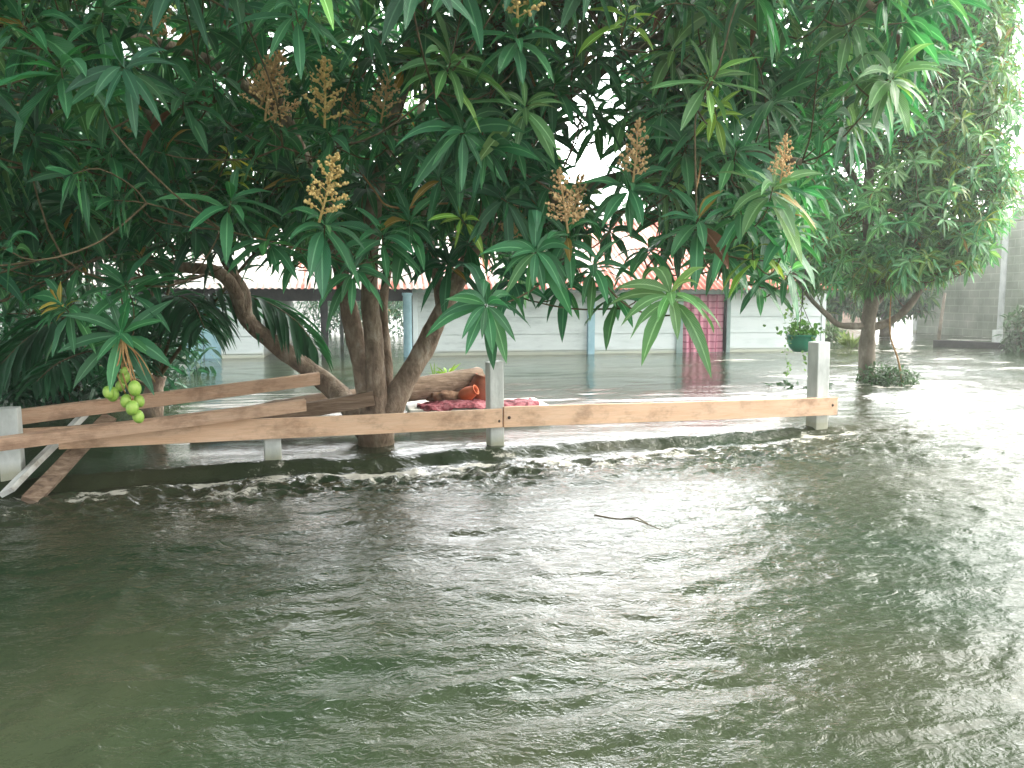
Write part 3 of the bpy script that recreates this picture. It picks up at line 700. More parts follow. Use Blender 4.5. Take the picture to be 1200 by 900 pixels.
# the rest of the crown: rosettes through its volume, thinned where the sky shows between the boughs
YMAX = [(-400, 430), (0, 400), (120, 330), (200, 300), (300, 292), (420, 318), (470, 285), (560, 300), (600, 345), (660, 340), (720, 300), (760, 322), (850, 335), (930, 330), (960, 250), (1010, 180), (1090, 120), (1130, 10), (1200, -200), (1600, -400)]
GAPS = [(705, 195, 22, 34, .97), (745, 265, 36, 45, .85), (665, 200, 20, 30, .6), (330, 55, 40, 28, .8), (130, 60, 12, 22, .6), (475, 103, 12, 20, .8), (170, 20, 14, 16, .7), (780, 285, 20, 25, .6), (270, 190, 18, 26, .8), (255, 330, 70, 36, .9), (930, 40, 26, 40, .7), (865, 130, 60, 40, .35), (500, 320, 50, 30, .8), (1045, 62, 26, 20, .6),
        (420, -60, 50, 60, .5)]
def fill(n, centre, rad, ymax=YMAX, gaps=GAPS, lo=0.5):
    out = []
    while len(out) < n:
        q = rng.normal(0, 1, (4000, 3)); q = nrm(q) * (lo + (1 - lo) * rng.random((4000, 1))) ** (1 / 1.6)
        p = q * np.array(rad) + np.array(centre)
        px, py = proj(p); ok = p[:, 2] > 0.55
        drop = 0.16 * F / np.maximum(p[:, 1], .5)
        if ymax is not None:
            lim = np.interp(np.nan_to_num(px, nan=-999), [a for a, b in ymax], [b for a, b in ymax])
            ok &= np.isnan(py) | (py + drop < lim)
        keep = np.ones(len(p))
        for (gx, gy, rx, ry, pr) in gaps:
            inside = ((px - gx) / rx) ** 2 + ((py - gy) / ry) ** 2 < 1
            keep = np.where(inside, keep * (1 - pr), keep)
        ok &= rng.random(len(p)) < keep
        ok &= (p[:, 1] > 1.35) | (p[:, 2] > 2.6)
        ok &= np.linalg.norm(p - np.array([0, 0, CAMZ]), axis=1) > 2.3
        out += list(p[ok])
    return np.array(out[:n])
def outward(C, centre, k=1.0):
    a = nrm(C - np.array(centre)) * .8 + np.array([0, 0, .55]) + rng.normal(0, .3, C.shape)
    return nrm(a)
CC = np.array([-1.0, 4.7, 2.6])
fc = np.concatenate([fill(1500, (-1.1, 4.9, 2.7), (3.6, 2.5, 2.0)), fill(420, (-2.6, 4.4, 2.2), (2.2, 1.8, 1.8)), fill(330, (0.9, 4.1, 2.2), (1.7, 1.1, 1.3)), fill(230, (-1.5, 3.2, 3.7), (3.2, 1.7, 1.2)), fill(260, (-1.2, 5.9, 1.8), (2.1, .8, .7)), fill(60, (.9, 4.3, 1.55), (1.0, .7, .4)), fill(110, (.42, 3.9, 2.0), (.5, .45, .9)), fill(240, (-2.3, 4.9, 2.4), (1.6, 1.0, 1.3))])
fc = np.concatenate([fc, fill(260, (1.55, 5.6, 2.9), (1.15, 1.2, 1.2))])
qx, qy = proj(fc)
fc = fc[~(((qx > 645) & (qx < 738) & (fc[:, 1] > 4.4)) | ((fc[:, 2] > 2.9) & (fc[:, 0] / fc[:, 1] > .3)))]
qx, qy = proj(fc); keep = np.ones(len(fc), bool)
for (hx, hy, hd, hl, hdr, ht, hp_) in HERO:
    rr_ = 62 if hp_ or hx in (570, 786, 142, 78) else 36
    up_ = 30 if hp_ else 0
    keep &= ~((np.hypot(qx - hx, (qy - hy + up_)) < rr_) & (fc[:, 1] < hd + .15))
fc = fc[keep]
fc = fc[np.argsort(np.min(np.linalg.norm(fc[:, None, :] - np.array(big.nodes)[None], axis=2), axis=1))]
fa = outward(fc, CC)
mixw = rng.random((len(fc), 1)); tint = GREEN * (1 - mixw) + DEEP * mixw
tint = np.where(rng.random((len(fc), 1)) < .1, MID, tint)
leafs.append(rosettes(fc, fa, n=13, L=.235 * rng.uniform(.72, 1.22, len(fc)), Wd=.048, tint=tint, droop=1.15))
link('crown', leaf_mesh('crown', leafs, base=tb), M['leaf'], big.root)
yl = link('young_leaves', leaf_mesh('young_leaves', youngs, base=tb), M['leaf'], big.root); yl['label'] = 'bright lime and yellow young leaf flushes'
tw = big.twigs(np.concatenate([np.array(hc), fc]), np.concatenate([np.array(ha), fa]))
# a bare vine looping between the boughs
mb = MB(); q = spline([P(425, 205, 4.0), P(440, 225, 3.95), P(452, 240, 3.9), P(475, 244, 3.9), P(495, 240, 3.95), P(530, 238, 4.0)], 5); mb.tube(q, .005, n=5)
mb.tube(spline([P(815, 225, 3.3), P(820, 200, 3.4), P(823, 160, 3.6)], 4), .004, n=5)
link('vine', mb.mesh('vine', tb), M['stalk'], big.root)

# flower panicles, each its own part
def panicle_mesh(seed):
    r = random.Random(seed); mb = MB(); H = .21
    mb.tube([(0, 0, 0), (.004, 0, H * .5), (0, .003, H)], [.0045, .0035, .002], n=5)
    for i in range(22):
        t = .12 + .86 * i / 22; z = H * t; ln = (.085 * (1 - t) ** .8 + .012) * r.uniform(.7, 1.2)
        az = i * 2.4 + r.uniform(-.3, .3); up = .35 + .5 * t
        d = np.array([math.cos(az), math.sin(az), up]); d /= np.linalg.norm(d)
        e = np.array([0, 0, z]) + d * ln
        mb.tube([(0, 0, z), tuple(e)], [.0022, .0014], n=4)
        nb = max(4, int(ln * 190))
        for k in range(nb):
            s = .3 + .7 * (k + .5) / nb
            c = np.array([0, 0, z]) + d * ln * s + np.array([r.gauss(0, .0045), r.gauss(0, .0045), r.gauss(0, .0045)])
            mb.ball(c, r.uniform(.0026, .0062), n=5, m=4)
    for k in range(10):
        mb.ball((r.gauss(0, .003), r.gauss(0, .003), H * (.86 + .02 * k)), r.uniform(.004, .006), n=5, m=4)
    return mb.mesh('flower_panicle')
PM = {}
for cname in ('R', 'Y'):
    for v in range(3):
        me = panicle_mesh(v * 7 + (3 if cname == 'Y' else 0)); me.materials.append(M['panicle_red' if cname == 'R' else 'panicle_gold']); PM[cname, v] = me
def put_panicle(c, a, me, sc):
    o = bpy.data.objects.new('flower_panicle', me); COL.objects.link(o); o.parent = big.root
    o.location = Vector(c - tb); o.rotation_euler = Vector(a).to_track_quat('Z', 'Y').to_euler(); o.scale = (sc, sc, sc)
    return o
for i, (c, a, k) in enumerate(pans):
    ax = nrm(np.array([rng.normal(0, .25), -.15, 1.0])); c = c + np.array([0, -.09, .01])
    o = put_panicle(c, ax, PM['Y' if k == 'Y' else 'R', i % 3], 1.3 if k != 'R' else (.85 if c[0] > 0.8 else 1.2) * rng.uniform(.85, 1.1))
    if k == 'Y': o['label'] = 'golden yellow flower panicle'
    if k == 'R2':
        put_panicle(c + np.array([-.03, .03, .06]), nrm(np.array([.45, 0, 1])), PM['R', 1], 1.2)
        put_panicle(c, nrm(np.array([.9, -.1, .45])), PM['R', 2], .8)
for (px, py, d, k) in ((668, 262, 3.6, 'R'), (420, 165, 4.0, 'R'), (600, 285, 4.0, 'R')):
    put_panicle(P(px, py, d), nrm(np.array([rng.normal(0, .3), -.2, 1])), PM[k, px % 3], 1.0)

# hanging cluster of green mangoes
fx = P(143, 398, 3.5)
stk = MB(); fruits = []
FR = [(132, 462, .030), (146, 442, .027), (158, 455, .031), (148, 470, .028), (163, 470, .026), (155, 478, .030), (162, 488, .028), (141, 452, .024), (127, 460, .026), (145, 435, .018), (136, 406, .02)]
for i, (px, py, r) in enumerate(FR):
    c = P(px, py, 3.48 + .03 * math.sin(i * 2.1))
    m1 = (fx + c) / 2 + np.array([.03 * math.sin(i * 1.7), -.02, .02])
    q = spline([fx, m1, c + np.array([0, 0, r * .9])], 5); stk.tube(q, list(np.linspace(.0045, .0028, len(q))), n=5)
for (px, py) in ((128, 418), (182, 448), (170, 440), (163, 425), (150, 425)):
    e = P(px, py, 3.5); q = spline([fx, (fx + e) / 2 + np.array([.012, -.01, .02]), e], 4); stk.tube(q, list(np.linspace(.004, .0015, len(q))), n=5)
cl = link('fruit_cluster', stk.mesh('fruit_cluster', tb), M['stalk'], big.root)
for i, (px, py, r) in enumerate(FR):
    c = P(px, py, 3.48 + .03 * math.sin(i * 2.1)); m = MB()
    m.ball((0, 0, 0), r, n=14, m=10, sq=(.88, .82, 1.12), rot=Matrix.Rotation(.3 * math.sin(i * 3), 3, 'Y'))
    o = link('mango', m.mesh('mango'), M['mango'], cl, loc=Vector(c - tb))

# ------------------------------------------------------------------ other trees
def simple_tree(name, base, label, cat, limbs, blobs, tint, n_leaf=11, L=.19, Wd=.04, mat='bark_grey', K=6, group=None, gaps=(), ymax=None, droop=1.3, young=.0, tr=.1, twr=.006):
    T = Tree(name, base, label, cat, group)
    for k, (pts, r0, r1) in enumerate(limbs):
        T.limb(pts, r0, r1, 'trunk' if k == 0 else 'limb', n=10, mat=mat, lump=.14)
    C = []
    for (n, c, rad) in blobs: C.append(fill(n, c, rad, ymax=ymax, gaps=gaps, lo=.15))
    A = [outward(c, b[1]) for c, b in zip(C, blobs)]
    C, A = np.concatenate(C), np.concatenate(A)
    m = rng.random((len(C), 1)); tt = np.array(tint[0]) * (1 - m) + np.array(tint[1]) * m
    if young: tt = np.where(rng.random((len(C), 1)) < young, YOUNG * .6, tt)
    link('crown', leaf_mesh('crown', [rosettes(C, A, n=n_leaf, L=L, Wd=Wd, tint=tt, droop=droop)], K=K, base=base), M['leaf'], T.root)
    T.twigs(C, A, r=twr)
    return T

# mango tree on the right beyond the fence
RD = 9.7
rb = P(1016, 447, RD); rb[2] = -.05
RG = [(930, 40, 26, 40, .8), (1040, 60, 20, 18, .8), (1085, 130, 26, 20, .6), (1005, 205, 24, 26, .7), (1060, 250, 20, 14, .6), (1130, 235, 30, 14, .6), (960, 100, 26, 30, .5), (870, 20, 40, 30, .5)]
RYM = [(700, 200), (860, 250), (900, 330), (930, 352), (990, 362), (1070, 345), (1110, 340), (1165, 325), (1185, 270), (1200, 190), (1200, 60), (1160, -10), (1500, -500)]
simple_tree('mango_tree', rb, 'smaller mango tree with grey trunk standing in the flood right of the end post', 'tree',
    [([P(1016, 490, RD), P(1016, 447, RD), P(1016, 410, RD), P(1018, 375, RD), P(1022, 340, RD), P(1018, 270, RD), P(1020, 190, RD), P(1040, 100, RD), P(1050, 10, RD), P(1040, -120, RD)], .11, .03),
     ([P(1012, 382, RD), P(1000, 382, RD - .05), P(982, 380, RD - .1), P(966, 366, RD - .2), P(950, 350, RD - .3), P(930, 320, RD - .4)], .045, .02),
     ([P(1022, 384, RD), P(1042, 377, RD), P(1062, 362, RD - .1), P(1085, 330, RD - .1), P(1110, 280, RD - .1), P(1130, 200, RD)], .05, .025),
     ([P(1020, 360, RD), P(1035, 345, RD + .2), P(1060, 280, RD + .4), P(1090, 180, RD + .5)], .04, .02),
     ([P(1020, 250, RD), P(985, 180, RD - .2), P(940, 110, RD - .3), P(890, 40, RD - .4)], .045, .02),
     ([P(1022, 190, RD), P(1065, 130, RD - .2), P(1110, 60, RD - .2)], .04, .02)],
    [(620, P(1030, 180, RD), (1.75, 1.4, 1.9)), (260, P(1110, 250, RD - .2), (.75, .8, .85)), (140, P(950, 260, RD - .2), (.8, .8, 1.0)), (260, P(1100, 100, RD), (.95, 1.0, 1.2)), (150, P(930, 90, RD), (1.1, 1.0, 1.3)), (420, P(1030, -70, RD), (2.1, 1.6, 1.5)), (330, P(1130, 120, RD + .2), (.75, .9, 1.5)), (200, P(1150, -40, RD + .2), (.9, .9, 1.2)), (110, P(1050, 315, RD - .3), (.7, .6, .35))],
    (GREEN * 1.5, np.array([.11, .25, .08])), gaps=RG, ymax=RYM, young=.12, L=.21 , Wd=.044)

# dark mango trees standing on the left, behind the palm
simple_tree('mango_tree', (-5.6, 8.2, -.05), 'dark dense mango tree crowding the left edge behind the palm', 'tree',
    [([(-5.6, 8.2, -.9), (-5.6, 8.2, .3), (-5.5, 8.1, 1.6), (-5.3, 8.0, 3.2), (-5.0, 7.8, 4.6)], .2, .06), ([(-5.55, 8.1, 1.2), (-4.8, 7.6, 2.2), (-3.9, 7.2, 3.1)], .09, .03), ([(-5.5, 8.1, 1.4), (-6.4, 7.6, 2.4), (-7.2, 7.2, 3.3)], .09, .03)],
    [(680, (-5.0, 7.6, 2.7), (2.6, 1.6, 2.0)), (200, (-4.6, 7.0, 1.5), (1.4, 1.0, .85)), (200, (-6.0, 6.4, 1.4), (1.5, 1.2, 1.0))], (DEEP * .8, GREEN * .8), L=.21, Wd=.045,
    gaps=[(255, 330, 70, 40, .97), (330, 55, 40, 28, .7), (130, 60, 12, 22, .5), (170, 20, 14, 16, .6), (270, 190, 18, 26, .8), (330, 330, 90, 40, .97)], ymax=[(-900, 420), (0, 410), (150, 405), (200, 360), (240, 310), (340, 290), (900, 200)])
simple_tree('mango_tree', (-9.5, 15.5, -.05), 'tall dark tree rising behind the left end of the house', 'tree',
    [([(-9.5, 15.5, -.9), (-9.5, 15.5, 1.5), (-9.3, 15.4, 3.5), (-9, 15.4, 6)], .28, .08), ([(-9.4, 15.4, 2.6), (-8, 15, 4.2)], .1, .04), ([(-9.4, 15.4, 2.2), (-11, 15, 4)], .1, .04)],
    [(420, (-9.5, 15.5, 4.2), (3.6, 2.4, 3.4)), (120, (-11.5, 14, 1.8), (2.4, 1.5, 1.4))], (DEEP, GREEN), L=.42, Wd=.1,
    gaps=[(330, 55, 40, 28, .6), (255, 325, 80, 40, .98)])

# thicket and trees far behind on the right
for i, (x, y, h, w, lab) in enumerate([(7.6, 20.5, 2.9, 1.7, 'low dark bushy tree behind the grey mango trunk, beside the house end'), (9.9, 21.5, 2.9, 1.6, 'bushy dark tree just left of the concrete block wall'),
                                       (13.2, 33.0, 6.2, 3.2, 'tall pale tree far off above the concrete block wall'), (6.0, 31.0, 5.2, 3.2, 'leafy tree far behind the right end of the red roof'), (19.6, 30.0, 7.6, 3.2, 'pale far tree at the right edge of the sky above the block wall'), (-4.6, 25.5, 3.0, 2.8, 'olive green tree rising behind the porch end of the house roof')]):
    simple_tree('background_tree', (x, y, -.05), lab, 'tree',
        [([(x, y, -.9), (x + .1, y, h * .3), (x - .1, y, h * .6), (x, y, h * .9)], .16, .05), ([(x, y, h * .4), (x + w * .3, y - .3, h * .7)], .07, .03), ([(x, y, h * .35), (x - w * .35, y - .2, h * .65)], .07, .03)],
        [(230 if h > 4 else 260, (x, y, h * .62), (w, w * .8, h * .5)), (70, (x, y, h * .35), (w * .9, w * .6, h * .3))], (DEEP * .9, MID * .8), L=.4, Wd=.1, K=5, group='trees in the distance', n_leaf=10, twr=.01)

# ------------------------------------------------------------------ young coconut palm on the left
def frond(T, pts, nl=46, ll=.5, sag=.8, tw=.0, name='frond', side=1.0, w=.045):
    q = spline(pts, 10); mb = MB(); mb.tube(q, list(np.linspace(.016, .004, len(q))), n=6)
    B, D, Sd, Ls, Ws, G, Fo, Tn = [], [], [], [], [], [], [], []
    seg = np.linalg.norm(np.diff(q, axis=0), axis=1); cum = np.concatenate([[0], np.cumsum(seg)]); tot = cum[-1]
    for i in range(nl):
        s = tot * (.14 + .86 * i / nl); p = np.array([np.interp(s, cum, q[:, j]) for j in range(3)])
        p2 = np.array([np.interp(min(s + .03, tot), cum, q[:, j]) for j in range(3)]); t = nrm(p2 - p + 1e-6)
        h = nrm(np.cross(t, UP))
        k = math.sin(math.pi * (.12 + .82 * i / nl)) ** .6
        for sg in (-1, 1):
            d = nrm(h * sg * .8 + t * (.55 + .4 * i / nl) + UP * .12 + rng.normal(0, .07, 3))
            B.append(p); D.append(d); Sd.append(np.cross(d, UP) + rng.normal(0, .15, 3)); Ls.append(ll * k * rng.uniform(.85, 1.1)); Ws.append(w * rng.uniform(.8, 1.15)); G.append(sag * rng.uniform(.8, 1.5)); Fo.append(.5); Tn.append(np.array([.024, .095, .045]) * rng.uniform(.7, 1.5))
    me = leaf_mesh('leaflets', [[np.array(z) for z in (B, D, Sd, Ls, Ws, G, Fo, Tn)]], K=7, base=T.base)
    st = link(name, mb.mesh(name, T.base), M['twig'], T.root)
    link('leaflets', me, M['frond'], st)
pb = P(178, 490, 6.6); pb[2] = -.05
palm = Tree('young_palm', pb, 'young coconut palm with drooping fronds behind the stacked boards', 'palm')
palm.limb([P(178, 520, 6.6), P(178, 490, 6.6), P(180, 460, 6.6), P(184, 440, 6.6)], .1, .07, 'stem', skel=False)
frond(palm, [P(182, 455, 6.6), P(205, 385, 6.5), P(245, 348, 6.4), P(300, 350, 6.3), P(345, 375, 6.2), P(372, 410, 6.15)], nl=54, ll=.62, sag=1.3)
frond(palm, [P(182, 455, 6.6), P(190, 380, 6.4), P(205, 350, 6.1), P(225, 355, 5.8), P(240, 385, 5.5)], nl=44, ll=.55, sag=1.7)
frond(palm, [P(178, 455, 6.6), P(140, 390, 6.3), P(90, 370, 6.0), P(35, 395, 5.7), P(-10, 440, 5.5)], nl=48, ll=.6, sag=1.0)
frond(palm, [P(178, 455, 6.6), P(150, 420, 6.2), P(110, 412, 5.8), P(70, 425, 5.4), P(40, 450, 5.2)], nl=40, ll=.42, sag=1.0)
frond(palm, [P(182, 455, 6.6), P(178, 340, 6.6), P(160, 250, 6.6), P(120, 200, 6.4), P(70, 200, 6.2)], nl=46, ll=.6, sag=1.0)
frond(palm, [P(182, 455, 6.6), P(195, 350, 6.8), P(220, 280, 7.0), P(260, 255, 7.2), P(310, 275, 7.3)], nl=46, ll=.5, sag=1.0)
frond(palm, [P(180, 455, 6.6), P(120, 430, 6.9), P(60, 425, 7.1), P(0, 445, 7.2)], nl=40, ll=.55, sag=.8)
# an old half-dry frond seen through the crown
frond(palm, [P(184, 445, 6.6), P(270, 330, 6.4), P(360, 230, 6.2), P(405, 190, 6.1), P(440, 215, 6.0)], nl=24, ll=.3, sag=.8, w=.035)

# ------------------------------------------------------------------ the flooded house
HO = np.array([-1.646, 14.1, 0.0]); HZ = math.atan2(1.3, 7.53)
house = empty('flooded_house', HO, HZ)
tag(house, 'low white plank house with red and white corrugated roof, flooded to its door curtain', 'house')
def hp(name, mb, mat, parent=house, bevel=0.0): return link(name, mb.mesh(name, bevel=bevel), M[mat], parent)
EZ, RZ, RV, EV = 1.2, 2.62, 2.75, -.42      # eave height, ridge height, ridge depth, eave overhang (local y)
U0, U1 = -5.6, 7.75
WT = 1.30
def siding(u0, u1, v, z0=-.9, z1=WT, h=.3, th=.045):
    mb = MB(); z = z0 + .07
    mb.box(u0, u1, v + .012, v + th, z0, z1)
    while z < z1:
        b = min(z + h - .012, z1)
        mb.add([(u0, v - .012, z), (u1, v - .012, z), (u1, v, b), (u0, v, b), (u0, v + .012, z), (u1, v + .012, z), (u1, v + .012, b), (u0, v + .012, b)],
               [(0, 1, 2, 3), (0, 4, 5, 1), (3, 2, 6, 7), (0, 3, 7, 4), (1, 5, 6, 2)])
        z += h
    return mb
w1 = hp('wall', siding(0, 3.05, 0), 'wall_shaded'); w1['label'] = 'stained left stretch of wall, its shade painted in as duller white'
w2 = hp('wall', siding(3.19, 4.80, -.03), 'wall')
w3 = hp('wall', siding(5.78, 7.64, -.03), 'wall')
m = MB(); m.box(4.80, 5.78, -.02, .02, 1.14, WT); hp('wall', m, 'wall')
m = MB(); m.box(7.60, 7.64, .02, 5.4, -.9, WT); m.add([(7.60, 0.0, WT), (7.60, 5.4, WT), (7.60, RV, RZ - .08), (7.64, 0.0, WT), (7.64, 5.4, WT), (7.64, RV, RZ - .08)], [(0, 1, 2), (5, 4, 3), (0, 3, 4, 1), (1, 4, 5, 2), (2, 5, 3, 0)])
hp('gable_wall', m, 'wall')
m = MB(); m.box(0.0, 7.58, 5.36, 5.4, -.9, WT); m.box(0, .04, .07, 5.34, -.9, WT); hp('wall', m, 'inside')
m = MB(); m.box(.06, 7.56, .3, .34, -.9, WT - .02); hp('room_divider', m, 'inside')
m = MB(); m.box(3.06, 3.18, -.07, .05, -.9, WT); hp('corner_post', m, 'blue', bevel=.006)
m = MB(); m.box(7.65, 7.73, -.05, .06, -.9, WT); hp('corner_post', m, 'wall', bevel=.006); m = MB(); m.box(-.09, -.005, -.05, .06, -.9, WT); hp('corner_post', m, 'wall', bevel=.006)
m = MB(); m.box(4.74, 4.86, -.075, -.045, -.9, 1.2); m.box(5.72, 5.79, -.075, -.045, -.9, 1.2); m.box(4.86, 5.72, -.075, -.045, 1.08, 1.2); hp('door_frame', m, 'trim', bevel=.004)
# curtain in the doorway
def curtain():
    nx, nz = 70, 24; V, UV = [], []
    for j in range(nz):
        for i in range(nx):
            s = i / (nx - 1); t = j / (nz - 1)
            x = 4.87 + .84 * s; z = 1.08 - 1.4 * t
            y = .035 + .026 * math.sin(s * 38 + .5 * math.sin(t * 4)) * (.5 + .5 * t) + .014 * math.sin(s * 13 + 2 * t)
            V.append((x, y, z)); UV.append((s, 1.4 * t))
    f = [(j * nx + i, j * nx + i + 1, (j + 1) * nx + i + 1, (j + 1) * nx + i) for j in range(nz - 1) for i in range(nx - 1)]
    me = np_mesh('door_curtain', V, f); ul = me.uv_layers.new(name='UVMap')
    ul.data.foreach_set('uv', np.array(UV, np.float32)[np.array(f).ravel()].ravel())
    o = link('door_curtain', me, M['curtain'], house); o['label'] = 'pink checked curtain filling the doorway'
curtain()
# roof: corrugated sheets, both slopes
def corrugated(u0, u1, va, za, vb, zb, per=.105, amp=.013):
    n = int((u1 - u0) / per * 8); us = np.linspace(u0, u1, n); V = []
    for (v, z) in ((va, za), ((va + vb) / 2, (za + zb) / 2), (vb, zb)):
        for u in us: V.append((u, v, z + amp * math.sin(2 * math.pi * u / per)))
    f = [(j * n + i, j * n + i + 1, (j + 1) * n + i + 1, (j + 1) * n + i) for j in range(2) for i in range(n - 1)]
    return np_mesh('roof', V, f)
me = corrugated(U0, U1, EV, EZ - .03, RV, RZ); rf = link('roof', me, M['roof'], house)
sm = rf.modifiers.new('thickness', 'SOLIDIFY'); sm.thickness = .006; sm.offset = -1
me = corrugated(U0, U1, 2 * RV - EV, EZ - .03, RV, RZ); r2 = link('roof', me, M['roof'], house)
m = MB(); m.tube([(U0, RV, RZ + .015), (0, RV, RZ + .02), (U1, RV, RZ + .015)], .055, n=10); hp('ridge_cap', m, 'roof', rf)
# eave board, porch beam and posts
m = MB(); m.box(-.1, U1 - .02, EV + .12, EV + .15, EZ - .10, EZ - .025); hp('eave_board', m, 'trim')
m = MB(); m.box(U0 + .2, -.12, -.16, -.06, EZ - .24, EZ - .03); hp('porch_beam', m, 'dark_wood')
m = MB(); m.lathe((-.19, -.25, 0), [(.075, -.9), (.075, 1.05), (.09, 1.06), (.09, 1.1)], n=14); c1 = hp('porch_column', m, 'blue'); c1['label'] = 'pale blue round column'
m = MB(); m.box(-1.65, -1.53, -.16, -.05, -.9, EZ - .23); c2 = hp('porch_column', m, 'dark_wood'); c2['label'] = 'dark square timber post'
m = MB(); m.box(-1.42, -1.36, 2.2, 2.26, -.9, 2.0); hp('porch_column', m, 'wall_shaded')
# room at the left end with a pale blue door
hp('wall', siding(-3.30, -2.62, -.02), 'wall'); hp('wall', siding(U0 + .25, -3.86, -.02), 'wall')
m = MB(); m.box(-2.66, -2.62, .03, 5.3, -.9, WT); hp('wall', m, 'wall_shaded')
m = MB(); m.box(U0 + .25, U0 + .29, .03, 5.3, -.9, WT); m.box(U0 + .3, -2.7, 5.25, 5.29, -.9, WT); hp('wall', m, 'wall')
m = MB(); m.box(-3.86, -3.30, -.02, .02, 1.0, WT); hp('wall', m, 'wall')
m = MB(); m.box(-3.855, -3.59, -.015, .02, -.9, .995); m.box(-3.575, -3.305, -.015, .02, -.9, .995); hp('double_door', m, 'blue', bevel=.004)

# ------------------------------------------------------------------ concrete block wall on the right and what stands before it
b0, b1 = np.array([11.4, 23.3]), np.array([12.9, 15.0])
b0 = P(1072, 386, 24.0)[:2]; b1 = P(1420, 380, 14.6)[:2]
bl = np.linalg.norm(b1 - b0); bw = empty('block_wall', (b0[0], b0[1], 0), math.atan2(b1[1] - b0[1], b1[0] - b0[0]))
tag(bw, 'grey bare concrete block wall at the right edge, taller than the flood', 'wall')
m = MB(); m.box(0, bl, 0, .14, -.9, 2.87); link('block_courses', m.mesh('block_courses'), M['block'], bw)
m = MB()
for u in (.02, bl * .40, bl * .75):
    m.box(u - .1, u + .1, -.03, .16, -.9, 2.92)
link('pier', m.mesh('pier', bevel=.01), M['post'], bw)
m = MB(); m.box(-.1, bl, -.02, .16, 2.90, 2.98); link('cap_beam', m.mesh('cap_beam', bevel=.01), M['block'], bw)

def post_thing(name, label, cat, base, mb, mat, group=None, bevel=.006):
    o = link(name, mb.mesh(name, base, bevel), M[mat]); o.location = base; tag(o, label, cat, group); return o
c = P(1168, 406, 16.6); c[2] = 0; m = MB(); m.box(c[0] - .07, c[0] + .07, c[1] - .07, c[1] + .07, -.9, .36)
post_thing('broken_post', 'stubby concrete post in front of the block wall at the right', 'post', c, m, 'post')
c = P(1099, 404, 17.2); c[2] = 0; m = MB(); m.tube([c + [0, 0, -.9], c + [0.02, 0, .3], c + [.09, 0, 1.12]], [.04, .036, .028], n=8, lump=.1)
post_thing('leaning_pole', 'thin grey pole leaning in the water before the block wall', 'pole', c, m, 'bark_grey', bevel=0)
c = P(1150, 405, 16.9); c[2] = 0; m = MB(); m.bar(P(1094, 404, 17.0), P(1150, 405, 16.8), .12, .14, seg=6, wob=.01); m.bar(P(1150, 406, 16.6), P(1240, 408, 16.0), .15, .2, seg=6, wob=.01)
m = MB(); m.bar(P(1094, 403, 17.0), P(1240, 407, 15.8), .16, .14, seg=8, wob=.015)
post_thing('floating_timber', 'long dark timber lying in the water before the block wall', 'timber', c, m, 'dark_wood', bevel=.01)
# something bright far off, showing through the thicket
fh = empty('far_house', (15.0, 40.0, 0), R(-4)); tag(fh, 'far peach house glimpsed through the trunks behind the grey mango trunk', 'house')
m = MB(); m.box(-3, 3, 0, 4, -.9, 1.7); link('wall', m.mesh('wall'), M['far_wall'], fh)
m = MB(); m.add([(-3.3, -.4, 1.68), (3.3, -.4, 1.68), (3.3, 2, 2.8), (-3.3, 2, 2.8), (3.3, 4.4, 1.68), (-3.3, 4.4, 1.68)], [(0, 1, 2, 3), (3, 2, 4, 5)]); link('roof', m.mesh('roof'), M['roof'], fh)
m = MB(); m.box(-.4, .4, -.03, -.005, -.9, 1.2); link('door', m.mesh('door'), M['dark_wood'], fh)

# ------------------------------------------------------------------ rail fence
fence = empty('rail_fence', (FA[0], FA[1], 0))
tag(fence, 'low fence of pale concrete posts and one raw orange timber rail', 'fence')
fbase = np.array([FA[0], FA[1], 0.0])
def fp(p2, off=0.0): return np.array([p2[0] + fnor[0] * off, p2[1] + fnor[1] * off, 0.0])
def rotpost(c, w, d, z1, z0=-.9, chip=0.0, lean=0.0):
    mb = MB(); a = math.atan2(fdir[1], fdir[0]); ca, sa = math.cos(a), math.sin(a); vs = []
    for (z, k) in ((z0, 0), (z1, 1)):
        for (x, y) in ((-w, -d), (w, -d), (w, d), (-w, d)):
            zz = z - (chip * (1 if x < 0 else 0) if k else 0)
            vs.append((c[0] + (x * ca - y * sa) / 2 + lean * z, c[1] + (x * sa + y * ca) / 2, zz))
    mb.add(vs, [(0, 3, 2, 1), (4, 5, 6, 7), (0, 1, 5, 4), (1, 2, 6, 5), (2, 3, 7, 6), (3, 0, 4, 7)])
    return mb
PX = [(2, 4.42, .105, .40, .0), (314, 4.93, .10, .20, .02), (580, 5.42, .10, .585, .012), (963, 6.28, .115, .665, .0)]
for (px, d, w, h, chip) in PX:
    c = P(px, 350, d)
    link('fence_post', rotpost(c, w, w * 1.05, h, chip=chip, lean=-.01).mesh('fence_post', fbase, .008), M['post'], fence)
def rail(p0, p1, h, th=.03, seed=0):
    mb = MB(); mb.bar(p0, p1, th, h, seg=14, wob=.0025); return mb
ro = -.085
def railpt(px, py, d): 
    p = P(px, py, d); return p + np.array([fnor[0], fnor[1], 0]) * ro
Lr = link('rail', rail(railpt(72, 511, 4.53), railpt(583, 487.5, 5.425), .125).mesh('rail', fbase, .003), M['rail'], fence)
Rr = link('rail', rail(railpt(585, 487, 5.43), railpt(971, 474, 6.295), .138).mesh('rail', fbase, .003), M['rail'], fence)
